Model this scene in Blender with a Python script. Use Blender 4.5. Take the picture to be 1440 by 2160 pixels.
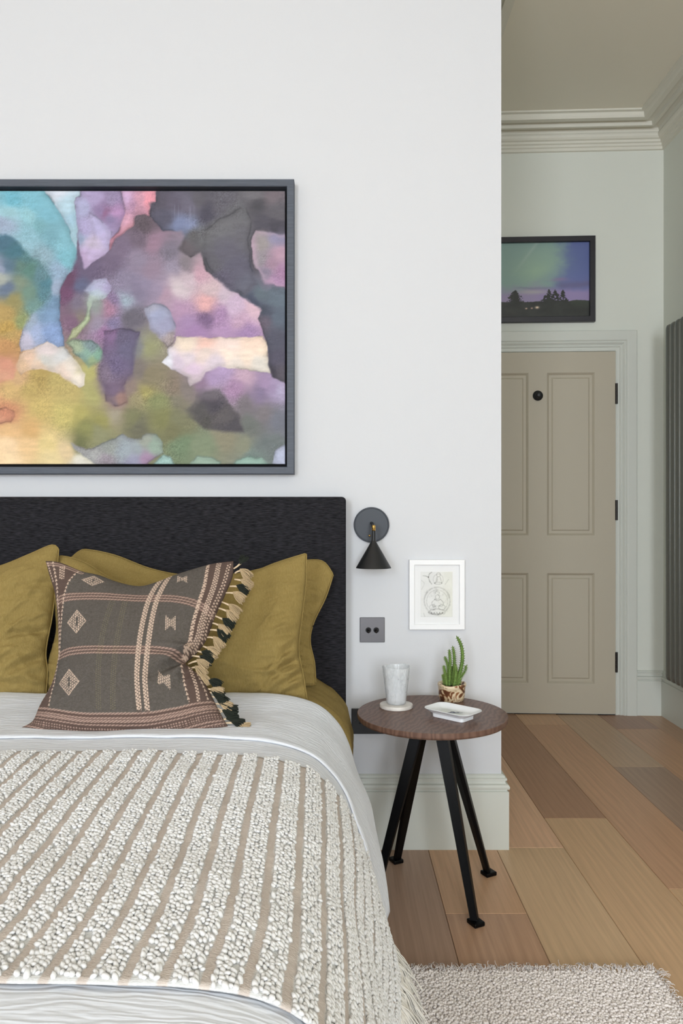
import bpy, bmesh, math, random
import numpy as np
from mathutils import Vector, Matrix

for o in list(bpy.data.objects):
    bpy.data.objects.remove(o, do_unlink=True)
random.seed(7)
RNG = np.random.default_rng(11)
scene = bpy.context.scene
COL = scene.collection

# ------------------------------------------------------------------ camera
F, CX, CY, EYE = 1640.0, 712.0, 1080.0, 1.15      # focal length / vanishing point in 1440x2160 pixels
cam = bpy.data.cameras.new('camera')
cam.sensor_fit = 'HORIZONTAL'
cam.sensor_width = 36.0
cam.lens = 36.0 * F / 1440.0
cam.shift_x = (720.0 - CX) / 1440.0
cam.clip_start = 0.05
cam_o = bpy.data.objects.new('camera', cam)
cam_o.location = (0, 0, EYE)
cam_o.rotation_euler = (math.radians(90), 0, 0)
COL.objects.link(cam_o)
scene.camera = cam_o

# ------------------------------------------------------------------ world, lights, exposure
world = bpy.data.worlds.new('world')
scene.world = world
world.use_nodes = True
bg = world.node_tree.nodes['Background']
bg.inputs['Color'].default_value = (0.82, 0.91, 1.0, 1)
bg.inputs['Strength'].default_value = 1.0
# daylight through the two windows in the wall behind the camera: one light just outside each pane, same sky for both
def daylight(name, loc, rot, sx, sy, watts, col):
    l = bpy.data.lights.new(name, 'AREA')
    l.shape = 'RECTANGLE'; l.size = sx; l.size_y = sy
    l.energy = watts; l.color = col
    o = bpy.data.objects.new(name, l)
    o.location = loc; o.rotation_euler = rot
    COL.objects.link(o)
R90 = math.radians(90)
DAY = (0.85, 0.915, 1.0)
daylight('window_back_left_offscreen', (-1.75, -4.37, 1.80), (R90, 0, 0), 1.35, 2.2, 260, DAY)
daylight('window_back_right_offscreen', (0.75, -4.37, 1.80), (R90, 0, 0), 1.35, 2.2, 260, DAY)
scene.view_settings.view_transform = 'Standard'
scene.view_settings.look = 'None'
scene.view_settings.gamma = 1.0
scene.view_settings.use_curve_mapping = False
scene.view_settings.exposure = -0.25

# ------------------------------------------------------------------ helpers
def lin1(c):
    c = c / 255.0
    return c / 12.92 if c <= 0.04045 else ((c + 0.055) / 1.055) ** 2.4
def rgb(r, g, b): return (lin1(r), lin1(g), lin1(b), 1.0)
def np_lin(a):
    a = np.clip(a, 0, 255) / 255.0
    return np.where(a <= 0.04045, a / 12.92, ((a + 0.055) / 1.055) ** 2.4)

def at(u, v, Y): return Vector(((u - CX) / F * Y, Y, EYE + (CY - v) / F * Y))

MATS = {}
def mat(name, col, rough=0.6, metal=0.0, var=0.0, vscale=(8, 8, 8), bump=0.0, bscale=None, spec=0.5, col2=None, sheen=0.0, detail=4.0):
    """Principled material; noise mixes col/col2 in object space, noise bump"""
    if name in MATS: return MATS[name]
    m = bpy.data.materials.new(name); m.use_nodes = True
    nt = m.node_tree; N = nt.nodes; L = nt.links
    p = N['Principled BSDF']
    p.inputs['Base Color'].default_value = col
    p.inputs['Roughness'].default_value = rough
    p.inputs['Metallic'].default_value = metal
    p.inputs['Specular IOR Level'].default_value = spec
    if sheen:
        p.inputs['Sheen Weight'].default_value = sheen
    tc = N.new('ShaderNodeTexCoord')
    def noise(sc, det):
        mp = N.new('ShaderNodeMapping'); mp.inputs['Scale'].default_value = sc
        L.new(tc.outputs['Object'], mp.inputs['Vector'])
        n = N.new('ShaderNodeTexNoise'); n.inputs['Scale'].default_value = 1.0
        n.inputs['Detail'].default_value = det
        L.new(mp.outputs[0], n.inputs['Vector'])
        return n
    if var or col2:
        n = noise(vscale, detail)
        r = N.new('ShaderNodeMapRange')
        r.inputs['From Min'].default_value = 0.3; r.inputs['From Max'].default_value = 0.7
        L.new(n.outputs['Fac'], r.inputs['Value'])
        mx = N.new('ShaderNodeMix'); mx.data_type = 'RGBA'
        c2 = col2 if col2 else tuple(max(0, c * (1 - var)) for c in col[:3]) + (1,)
        mx.inputs[6].default_value = col; mx.inputs[7].default_value = c2
        L.new(r.outputs[0], mx.inputs[0])
        L.new(mx.outputs[2], p.inputs['Base Color'])
    if bump:
        n = noise(bscale or vscale, 3.0)
        b = N.new('ShaderNodeBump'); b.inputs['Strength'].default_value = bump
        b.inputs['Distance'].default_value = 0.01
        L.new(n.outputs['Fac'], b.inputs['Height'])
        L.new(b.outputs[0], p.inputs['Normal'])
    MATS[name] = m
    return m

def attr_mat(name, rough=0.7, bump=0.0, bscale=(300, 300, 300), spec=0.3):
    m = bpy.data.materials.new(name); m.use_nodes = True
    nt = m.node_tree; N = nt.nodes; L = nt.links
    p = N['Principled BSDF']
    p.inputs['Roughness'].default_value = rough
    p.inputs['Specular IOR Level'].default_value = spec
    a = N.new('ShaderNodeAttribute'); a.attribute_name = 'paint'
    L.new(a.outputs['Color'], p.inputs['Base Color'])
    if bump:
        tc = N.new('ShaderNodeTexCoord'); mp = N.new('ShaderNodeMapping')
        mp.inputs['Scale'].default_value = bscale
        L.new(tc.outputs['Object'], mp.inputs['Vector'])
        n = N.new('ShaderNodeTexNoise'); n.inputs['Scale'].default_value = 1.0
        L.new(mp.outputs[0], n.inputs['Vector'])
        b = N.new('ShaderNodeBump'); b.inputs['Strength'].default_value = bump; b.inputs['Distance'].default_value = 0.004
        L.new(n.outputs['Fac'], b.inputs['Height']); L.new(b.outputs[0], p.inputs['Normal'])
    return m

def wood_mat(name, c1, c2, stretch, wavescale, rough=0.45, objcol=False, rot=0.0, dist=3.0, fine=0.35):
    """long grain along local Y, cathedral arches from a distorted wave"""
    m = bpy.data.materials.new(name); m.use_nodes = True
    nt = m.node_tree; N = nt.nodes; L = nt.links
    p = N['Principled BSDF']; p.inputs['Roughness'].default_value = rough
    p.inputs['Specular IOR Level'].default_value = 0.4
    tc = N.new('ShaderNodeTexCoord'); oi = N.new('ShaderNodeObjectInfo')
    ad = N.new('ShaderNodeVectorMath'); ad.operation = 'ADD'
    sc = N.new('ShaderNodeMath'); sc.operation = 'MULTIPLY'; sc.inputs[1].default_value = 37.0
    L.new(oi.outputs['Random'], sc.inputs[0])
    L.new(tc.outputs['Object'], ad.inputs[0]); L.new(sc.outputs[0], ad.inputs[1])
    mp = N.new('ShaderNodeMapping'); mp.inputs['Scale'].default_value = stretch
    mp.inputs['Rotation'].default_value = (0, 0, rot)
    L.new(ad.outputs[0], mp.inputs['Vector'])
    w = N.new('ShaderNodeTexWave'); w.wave_type = 'BANDS'; w.bands_direction = 'X'
    w.inputs['Scale'].default_value = wavescale; w.inputs['Distortion'].default_value = dist
    w.inputs['Detail'].default_value = 3.0; w.inputs['Detail Scale'].default_value = 1.0
    L.new(mp.outputs[0], w.inputs['Vector'])
    mp2 = N.new('ShaderNodeMapping'); mp2.inputs['Scale'].default_value = (stretch[0] * 26, stretch[1] * 2, 20)
    mp2.inputs['Rotation'].default_value = (0, 0, rot)
    L.new(ad.outputs[0], mp2.inputs['Vector'])
    n = N.new('ShaderNodeTexNoise'); n.inputs['Scale'].default_value = 1.0; n.inputs['Detail'].default_value = 5
    L.new(mp2.outputs[0], n.inputs['Vector'])
    mx = N.new('ShaderNodeMix'); mx.data_type = 'FLOAT'; mx.inputs[0].default_value = fine
    L.new(w.outputs['Fac'], mx.inputs[2]); L.new(n.outputs['Fac'], mx.inputs[3])
    cm = N.new('ShaderNodeMix'); cm.data_type = 'RGBA'
    cm.inputs[6].default_value = c1; cm.inputs[7].default_value = c2
    L.new(mx.outputs[0], cm.inputs[0])
    out = cm.outputs[2]
    if objcol:
        mu = N.new('ShaderNodeMix'); mu.data_type = 'RGBA'; mu.blend_type = 'MULTIPLY'; mu.inputs[0].default_value = 1.0
        L.new(out, mu.inputs[6]); L.new(oi.outputs['Color'], mu.inputs[7])
        out = mu.outputs[2]
    L.new(out, p.inputs['Base Color'])
    b = N.new('ShaderNodeBump'); b.inputs['Strength'].default_value = 0.12; b.inputs['Distance'].default_value = 0.003
    L.new(n.outputs['Fac'], b.inputs['Height']); L.new(b.outputs[0], p.inputs['Normal'])
    return m

def tag(o, label=None, cat=None, group=None, kind=None):
    if label: o['label'] = label
    if cat: o['category'] = cat
    if group: o['group'] = group
    if kind: o['kind'] = kind
    return o

def empty(name, loc=(0, 0, 0), rz=0.0):
    o = bpy.data.objects.new(name, None); o.empty_display_size = 0.05
    o.location = loc; o.rotation_euler = (0, 0, rz)
    COL.objects.link(o)
    return o

def link(name, me, m=None, parent=None, smooth=False):
    o = bpy.data.objects.new(name, me); COL.objects.link(o)
    if m: me.materials.append(m)
    if smooth:
        me.polygons.foreach_set('use_smooth', np.ones(len(me.polygons), dtype=bool))
    if parent is not None: o.parent = parent
    return o

def from_np(name, V, faces, m=None, parent=None, smooth=False):
    me = bpy.data.meshes.new(name)
    me.from_pydata([tuple(v) for v in V], [], [tuple(int(i) for i in f) for f in faces])
    me.update()
    return link(name, me, m, parent, smooth)

def quads_np(name, V, Q, m=None, parent=None, smooth=True):
    """fast mesh from numpy quads"""
    V = np.asarray(V, dtype=np.float32); Q = np.asarray(Q, dtype=np.int32)
    k = Q.shape[1]
    me = bpy.data.meshes.new(name)
    me.vertices.add(len(V)); me.vertices.foreach_set('co', V.ravel())
    me.loops.add(Q.size); me.loops.foreach_set('vertex_index', Q.ravel())
    me.polygons.add(len(Q))
    me.polygons.foreach_set('loop_start', np.arange(0, Q.size, k, dtype=np.int32))
    me.polygons.foreach_set('loop_total', np.full(len(Q), k, dtype=np.int32))
    me.update(calc_edges=True); me.validate()
    return link(name, me, m, parent, smooth)

def grid_q(nu, nv, base=0, flip=False):
    i, j = np.meshgrid(np.arange(nu - 1), np.arange(nv - 1), indexing='ij')
    a = i * nv + j
    q = np.stack([a, a + nv, a + nv + 1, a + 1], -1).reshape(-1, 4) + base
    return q[:, ::-1] if flip else q

def obj_bm(name, bm, m=None, parent=None, smooth=False):
    bmesh.ops.recalc_face_normals(bm, faces=bm.faces)
    me = bpy.data.meshes.new(name); bm.to_mesh(me); bm.free()
    return link(name, me, m, parent, smooth)

def bm_box(bm, x0, x1, y0, y1, z0, z1, bevel=0.0, seg=1):
    r = bmesh.ops.create_cube(bm, size=1.0)
    vs = r['verts']
    for v in vs:
        v.co = Vector(((x0 + x1) / 2 + v.co.x * (x1 - x0), (y0 + y1) / 2 + v.co.y * (y1 - y0), (z0 + z1) / 2 + v.co.z * (z1 - z0)))
    if bevel:
        es = list({e for v in vs for e in v.link_edges})
        bmesh.ops.bevel(bm, geom=es, offset=bevel, segments=seg, profile=0.5, affect='EDGES')

def box(name, x0, x1, y0, y1, z0, z1, m, parent=None, bevel=0.0, seg=1, smooth=False):
    bm = bmesh.new(); bm_box(bm, x0, x1, y0, y1, z0, z1, bevel, seg)
    return obj_bm(name, bm, m, parent, smooth)

def lathe(name, prof, m, parent=None, n=48, center=(0, 0, 0), axis='Z', smooth=True):
    V = []; Q = []
    for r, z in prof:
        for k in range(n):
            a = 2 * math.pi * k / n
            c, s = math.cos(a) * r, math.sin(a) * r
            if axis == 'Z': V.append((center[0] + c, center[1] + s, center[2] + z))
            elif axis == 'Y': V.append((center[0] + c, center[1] + z, center[2] + s))
            else: V.append((center[0] + z, center[1] + c, center[2] + s))
    for i in range(len(prof) - 1):
        for k in range(n):
            k2 = (k + 1) % n
            Q.append((i * n + k, i * n + k2, (i + 1) * n + k2, (i + 1) * n + k))
    bm = bmesh.new()
    vs = [bm.verts.new(v) for v in V]
    for q in Q: bm.faces.new([vs[i] for i in q])
    bmesh.ops.remove_doubles(bm, verts=bm.verts, dist=1e-5)
    o = obj_bm(name, bm, m, parent, smooth)
    return o

def autosmooth(o, ang=35):
    """sharp edges where faces meet at an angle"""
    me = o.data
    bm = bmesh.new(); bm.from_mesh(me)
    for e in bm.edges:
        if len(e.link_faces) == 2 and e.calc_face_angle(0) > math.radians(ang): e.smooth = False
    for f in bm.faces: f.smooth = True
    bm.to_mesh(me); bm.free()
    return o

def tubes_np(paths, radii, sides=4):
    """paths: (n,k,3); radii (n,k) -> V, Q arrays for all tubes"""
    P = np.asarray(paths, float); n, k, _ = P.shape
    T = np.gradient(P, axis=1)
    T /= np.linalg.norm(T, axis=2, keepdims=True) + 1e-9
    up = np.where(np.abs(T[..., 2:3]) > 0.9, np.array([1.0, 0, 0]), np.array([0, 0, 1.0]))
    A = np.cross(T, up); A /= np.linalg.norm(A, axis=2, keepdims=True) + 1e-9
    B = np.cross(T, A)
    ang = np.arange(sides) * 2 * math.pi / sides
    R = np.asarray(radii)[..., None, None]
    ring = P[:, :, None, :] + R * (np.cos(ang)[None, None, :, None] * A[:, :, None, :] + np.sin(ang)[None, None, :, None] * B[:, :, None, :])
    V = ring.reshape(-1, 3)
    base = (np.arange(n) * k * sides)[:, None, None]
    i = np.arange(k - 1)[None, :, None] * sides
    s = np.arange(sides)[None, None, :]; s2 = (s + 1) % sides
    Q = np.stack(np.broadcast_arrays(base + i + s, base + i + s2, base + i + sides + s2, base + i + sides + s), -1).reshape(-1, 4)
    return V, Q

def tube(name, pts, r, m, parent=None, sides=10, cap=True):
    pts = np.asarray(pts, float)
    rr = np.full(len(pts), r) if np.isscalar(r) else np.asarray(r, float)
    if cap:
        pts = np.vstack([pts[:1], pts, pts[-1:]]); pts[0] += (pts[1] - pts[2]) * 1e-3; pts[-1] += (pts[-2] - pts[-3]) * 1e-3
        rr = np.concatenate([[rr[0] * .02], rr, [rr[-1] * .02]])
    V, Q = tubes_np(pts[None], rr[None], sides)
    return quads_np(name, V, Q, m, parent, True)

# value noise --------------------------------------------------------
def vnoise(x, y, seed=0):
    x = np.asarray(x, float); y = np.asarray(y, float)
    xi = np.floor(x).astype(np.int64); yi = np.floor(y).astype(np.int64)
    xf = x - xi; yf = y - yi
    xf = xf * xf * xf * (xf * (xf * 6 - 15) + 10); yf = yf * yf * yf * (yf * (yf * 6 - 15) + 10)
    def h(a, b):
        n = (a * 374761393 + b * 668265263 + seed * 1442695041) & 0x7fffffff
        n = ((n ^ (n >> 13)) * 1274126177) & 0x7fffffff
        n = (n ^ (n >> 16)) & 0xffff
        return n / 32767.5 - 1.0
    return (h(xi, yi) * (1 - xf) + h(xi + 1, yi) * xf) * (1 - yf) + (h(xi, yi + 1) * (1 - xf) + h(xi + 1, yi + 1) * xf) * yf
def fbm(x, y, seed=0, octs=4):
    t = 0; a = 1.0; s = 0
    for k in range(octs):
        t = t + a * vnoise(np.asarray(x) * 2 ** k, np.asarray(y) * 2 ** k, seed + k * 17); s += a; a *= 0.5
    return t / s
def sstep(a, b, x):
    t = np.clip((np.asarray(x, float) - a) / (b - a), 0, 1)
    return t * t * (3 - 2 * t)

def spline(pts, n):
    """Catmull-Rom through pts, resampled to n points by arc length"""
    P = np.asarray(pts, float)
    E = np.vstack([2 * P[0] - P[1], P, 2 * P[-1] - P[-2]])
    out = []
    for i in range(1, len(E) - 2):
        p0, p1, p2, p3 = E[i - 1], E[i], E[i + 1], E[i + 2]
        t = np.linspace(0, 1, 24, endpoint=False)[:, None]
        out.append(0.5 * (2 * p1 + (p2 - p0) * t + (2 * p0 - 5 * p1 + 4 * p2 - p3) * t ** 2 + (3 * p1 - p0 - 3 * p2 + p3) * t ** 3))
    out = np.vstack(out + [P[-1:]])
    d = np.concatenate([[0], np.cumsum(np.linalg.norm(np.diff(out, axis=0), axis=1))])
    s = np.linspace(0, d[-1], n)
    return np.stack([np.interp(s, d, out[:, k]) for k in range(P.shape[1])], -1)

def set_paint(o, C):
    """C: (nverts,3) sRGB 0..255 -> colour attribute"""
    lc = np.ones((len(C), 4), dtype=np.float32); lc[:, :3] = np_lin(C)
    a = o.data.color_attributes.new('paint', 'FLOAT_COLOR', 'POINT')
    a.data.foreach_set('color', lc.ravel())

def poly_sd(px, py, poly):
    """signed distance (negative inside) of points to a polygon"""
    P = np.asarray(poly, float); d = np.full(px.shape, 1e18); ins = np.zeros(px.shape, bool)
    for i in range(len(P)):
        a = P[i]; b = P[(i + 1) % len(P)]
        ex, ey = b - a; wx = px - a[0]; wy = py - a[1]
        t = np.clip((wx * ex + wy * ey) / (ex * ex + ey * ey + 1e-9), 0, 1)
        d = np.minimum(d, (wx - ex * t) ** 2 + (wy - ey * t) ** 2)
        c = ((a[1] > py) != (b[1] > py)) & (px < (b[0] - a[0]) * (py - a[1]) / (b[1] - a[1] + 1e-12) + a[0])
        ins ^= c
    d = np.sqrt(d)
    return np.where(ins, -d, d)

def line_sd(px, py, pts):
    """distance, arc position to a smooth polyline"""
    P = spline(pts, 40); best = np.full(px.shape, 1e18); arc = np.zeros(px.shape); sgn = np.zeros(px.shape)
    seg = np.concatenate([[0], np.cumsum(np.linalg.norm(np.diff(P, axis=0), axis=1))])
    for i in range(len(P) - 1):
        a, b = P[i], P[i + 1]; e = b - a; l2 = e @ e + 1e-9
        wx = px - a[0]; wy = py - a[1]
        t = (wx * e[0] + wy * e[1]) / l2
        tc = np.clip(t, 0, 1)
        d = (wx - e[0] * tc) ** 2 + (wy - e[1] * tc) ** 2
        k = d < best
        best = np.where(k, d, best); arc = np.where(k, seg[i] + tc * math.sqrt(l2), arc)
        sgn = np.where(k, np.sign(e[0] * wy - e[1] * wx), sgn)
    return np.sqrt(best) * sgn, arc, seg[-1]

# ------------------------------------------------------------------ materials
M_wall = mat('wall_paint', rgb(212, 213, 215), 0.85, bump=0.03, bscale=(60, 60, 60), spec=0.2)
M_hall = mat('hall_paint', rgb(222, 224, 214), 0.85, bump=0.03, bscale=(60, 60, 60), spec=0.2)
M_ceil = mat('ceiling_paint', rgb(234, 228, 212), 0.9, spec=0.2)
M_corn = mat('cornice_paint', rgb(222, 219, 206), 0.7, spec=0.3)
M_wood_w = mat('woodwork_paint', rgb(210, 212, 203), 0.5, spec=0.4)
M_door = mat('door_paint', rgb(186, 177, 158), 0.5, spec=0.4, bump=0.02, bscale=(40, 40, 8))
M_black = mat('black_metal', rgb(20, 21, 23), 0.45, 0.0, spec=0.5, bump=0.02, bscale=(500, 500, 500))
M_dark = mat('dark_bronze', rgb(44, 40, 38), 0.4, 0.7)
M_brass = mat('brass', rgb(205, 165, 95), 0.3, 1.0)
M_frame_w = mat('white_frame', rgb(240, 240, 240), 0.5)
M_frame_b = mat('black_frame', rgb(33, 31, 38), 0.4, var=0.2, vscale=(5, 5, 90))
M_gframe = mat('grey_stained_frame', rgb(84, 90, 101), 0.6, var=0.25, vscale=(14, 300, 300), bump=0.1)
M_backing = mat('black_backing', rgb(12, 12, 14), 0.9)

# ------------------------------------------------------------------ the room
CEIL = 3.345
WY = 2.668            # bed wall face
WX = 0.561            # free corner of the bed wall
RX = 1.846            # right-hand wall
HY = 4.406            # hall end wall at the right-hand corner
HA = math.radians(-2.8)
LX, BY = -3.4, -4.2   # left wall, wall behind the camera
def hy(x): return HY + (RX - x) * math.tan(-HA)
def hx(u):
    """x in the hall wall's own frame (0 at the right corner, negative to the left) for pixel column u"""
    a = (u - CX) / F; t = math.tan(-HA)
    X = a * (HY + RX * t) / (1 + a * t)
    return (X - RX) / math.cos(HA)
def hz(u, v):
    a = (u - CX) / F; t = math.tan(-HA)
    X = a * (HY + RX * t) / (1 + a * t)
    return EYE + (CY - v) / F * hy(X)

def struct(o, label, cat): return tag(o, label, cat, kind='structure')

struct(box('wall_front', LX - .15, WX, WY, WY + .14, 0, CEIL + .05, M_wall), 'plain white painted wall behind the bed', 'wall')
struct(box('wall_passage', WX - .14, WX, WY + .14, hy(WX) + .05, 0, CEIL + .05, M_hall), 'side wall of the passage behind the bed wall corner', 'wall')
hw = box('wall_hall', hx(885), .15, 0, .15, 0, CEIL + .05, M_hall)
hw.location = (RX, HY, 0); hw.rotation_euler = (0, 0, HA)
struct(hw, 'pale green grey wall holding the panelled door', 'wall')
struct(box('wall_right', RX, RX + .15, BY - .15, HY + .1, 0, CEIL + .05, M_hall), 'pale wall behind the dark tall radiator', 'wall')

def wall_with_holes(name, length_axis, a0, a1, fixed0, fixed1, holes, m):
    """wall slab with rectangular window holes (a-range, z-range), built of solid pieces in one mesh"""
    bm = bmesh.new()
    cuts = sorted(holes)
    def bb(p0, p1, z0, z1):
        if length_axis == 'x': bm_box(bm, p0, p1, fixed0, fixed1, z0, z1)
        else: bm_box(bm, fixed0, fixed1, p0, p1, z0, z1)
    p = a0
    for h0, h1, z0, z1 in cuts:
        bb(p, h0, 0, CEIL + .05); bb(h0, h1, 0, z0); bb(h0, h1, z1, CEIL + .05); p = h1
    bb(p, a1, 0, CEIL + .05)
    return obj_bm(name, bm, m)
WZ0, WZ1 = 0.70, 2.90
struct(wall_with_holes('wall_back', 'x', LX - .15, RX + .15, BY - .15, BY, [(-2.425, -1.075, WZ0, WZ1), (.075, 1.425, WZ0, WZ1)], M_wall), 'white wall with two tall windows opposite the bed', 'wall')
struct(wall_with_holes('wall_left', 'y', BY, WY, LX - .15, LX, [(.825, 2.175, WZ0, WZ1)], M_wall), 'white side wall with opening for the added window', 'wall')  # opening cut for the added side window
ce = box('ceiling', LX - .15, RX + .15, BY - .15, hy(WX) + .1, CEIL, CEIL + .1, M_ceil)
struct(ce, 'plain taupe painted ceiling', 'ceiling')

# windows: sash frame and panes
M_glass = bpy.data.materials.new('window_glass'); M_glass.use_nodes = True
_n = M_glass.node_tree.nodes; _l = M_glass.node_tree.links
_t = _n.new('ShaderNodeBsdfTransparent'); _g = _n.new('ShaderNodeBsdfGlossy'); _g.inputs['Roughness'].default_value = 0.02
_m = _n.new('ShaderNodeMixShader'); _m.inputs[0].default_value = 0.06
_l.new(_t.outputs[0], _m.inputs[1]); _l.new(_g.outputs[0], _m.inputs[2]); _l.new(_m.outputs[0], _n['Material Output'].inputs['Surface'])
def window(name, loc, rz, label):
    e = empty(name, loc, rz)      # local: width along x, wall thickness along y, z from sill
    struct(e, label, 'window')
    w, h = 1.35 / 2, WZ1 - WZ0
    bm = bmesh.new()
    bm_box(bm, -w, -w + .06, -.05, .05, 0, h); bm_box(bm, w - .06, w, -.05, .05, 0, h)
    bm_box(bm, -w + .06, w - .06, -.05, .05, 0, .08); bm_box(bm, -w + .06, w - .06, -.05, .05, h - .06, h)
    bm_box(bm, -w + .06, w - .06, -.04, .04, h / 2 - .03, h / 2 + .03)
    obj_bm('window_frame', bm, M_wood_w, e)
    for z0, z1 in ((.08, h / 2 - .03), (h / 2 + .03, h - .06)):
        box('pane', -w + .06, w - .06, -.003, .003, z0, z1, M_glass, e)
    return e
window('window_1', (-1.75, BY - .08, WZ0), 0, 'tall sash window behind the foot of the bed')
window('window_2', (.75, BY - .08, WZ0), 0, 'tall sash window in line with the passage')
window('window_added', (LX - .08, 1.50, WZ0), R90, 'added tall sash window in the unseen side wall')  # unseen window, added to light the head of the bed; only sky enters now

# cornice and skirting: profiles swept round the room with mitred corners
def sweep(path, prof, closed):
    """path of 2D points, interior on the right of travel; returns list of (V,Q) per segment"""
    P = [Vector(p) for p in path]; n = len(P)
    def nrm(a, b):
        d = (b - a).normalized(); return Vector((d.y, -d.x))
    offs = []
    for i in range(n):
        pr = P[i - 1] if (i > 0 or closed) else None
        nx = P[(i + 1) % n] if (i < n - 1 or closed) else None
        if pr is None: offs.append(nrm(P[i], nx)); continue
        if nx is None: offs.append(nrm(pr, P[i])); continue
        n1, n2 = nrm(pr, P[i]), nrm(P[i], nx)
        b = (n1 + n2); offs.append(b / (b.dot(n1)))
    segs = []
    for i in range(n if closed else n - 1):
        j = (i + 1) % n
        V = []; k = len(prof)
        for idx in (i, j):
            for p, z in prof:
                q = P[idx] + offs[idx] * p; V.append((q.x, q.y, z))
        Q = [(a, a + 1, k + a + 1, k + a) for a in range(k - 1)]
        segs.append((V, Q + [tuple(range(k)), tuple(range(2 * k - 1, k - 1, -1))]))
    return segs
corn_prof = [(0, 3.20), (.012, 3.203), (.012, 3.218), (.02, 3.222), (.02, 3.234), (.030, 3.238), (.030, 3.250), (.042, 3.254), (.05, 3.262),
             (.053, 3.272), (.05, 3.282), (.042, 3.288), (.05, 3.305), (.07, 3.312), (.088, 3.308), (.090, 3.293), (.106, 3.293), (.108, 3.316), (.140, 3.319),
             (.143, 3.305), (.172, 3.306), (.176, 3.316), (.178, 3.333), (.184, 3.335), (.196, 3.336), (.196, 3.350), (0, 3.350)]
perim = [(WX, WY), (WX, hy(WX)), (RX, HY), (RX, BY), (LX, BY), (LX, WY)]
names = ['passage', 'hall', 'right', 'back', 'left', 'front']
for (V, Q), nm in zip(sweep(perim, corn_prof, True), names):
    o = from_np('cornice_' + nm, V, Q, M_corn)
    struct(o, 'moulded plaster cornice along the %s wall' % {'hall': 'door', 'passage': 'passage side', 'right': 'radiator', 'front': 'bed', 'back': 'window', 'left': 'added window'}[nm], 'cornice')
    o.name = 'trim_%d' % (names.index(nm) + 1)
base_prof = [(0, 0), (.022, 0), (.022, .196), (.0165, .1985), (.0165, .2025), (.0235, .2055), (.0250, .213), (.0215, .2195), (.0135, .2225), (.0115, .226), (.0115, .2315),
             (.0165, .2335), (.0165, .2405), (.0105, .242), (.0105, .2465), (.005, .251), (0, .252)]
ca, sa = math.cos(HA), math.sin(HA)
def hall_pt(lx): return (RX + lx * ca, HY + lx * sa)
door_r = hx(1340)
bpath = [hall_pt(door_r), (RX, HY), (RX, BY), (LX, BY), (LX, WY), (WX, WY), (WX, hy(WX) - .03)]
for (V, Q), nm in zip(sweep(bpath, base_prof, False), ['hall', 'right', 'back', 'left', 'front', 'passage']):
    o = from_np('baseboard_' + nm, V, Q, M_wood_w)
    struct(o, 'tall moulded grey white skirting board on the %s wall' % {'hall': 'door', 'right': 'radiator', 'back': 'window', 'left': 'added window', 'front': 'bed', 'passage': 'passage side'}[nm], 'baseboard')

# floor: slab and oak planks
M_slab = mat('floor_slab', rgb(70, 52, 40), 0.9)
fl = box('floor', LX - .15, RX + .15, BY - .15, hy(WX) + .1, -.12, -.014, M_slab)
struct(fl, 'wide oak plank floor', 'floor')
M_oak = wood_mat('oak_plank', (1.16, 1.15, 1.14, 1), (0.70, 0.67, 0.64, 1), (5.0, 1.3, 1), 2.2, rough=0.38, objcol=True, dist=8.0, fine=.86)
PW = .2335; PX0 = .0748
joints = {0: [1.55, 3.30], 1: [2.227, 4.05], 2: [.80, 2.650], 3: [1.05, 2.920], 4: [.55, 2.372, 4.20], 5: [1.60, 3.509], 6: [2.3, 4.12], 7: [1.9, 3.7]}
pcol = {(0, 1): (138, 114, 97), (0, 0): (146, 122, 102), (1, 0): (152, 122, 99), (1, 1): (163, 131, 103), (2, 1): (166, 141, 112), (2, 2): (176, 144, 118),
        (3, 1): (166, 138, 108), (3, 2): (137, 106, 84), (4, 1): (168, 139, 108), (4, 2): (159, 126, 100), (5, 1): (135, 114, 98), (5, 2): (154, 131, 108), (5, 0): (160, 133, 106), (6, 2): (136, 108, 92), (6, 1): (158, 126, 100), (7, 1): (140, 112, 94)}
row0 = math.floor((LX - PX0) / PW)
def clip_hall(xa, xb): return hy((xa + xb) / 2) - .012
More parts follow.
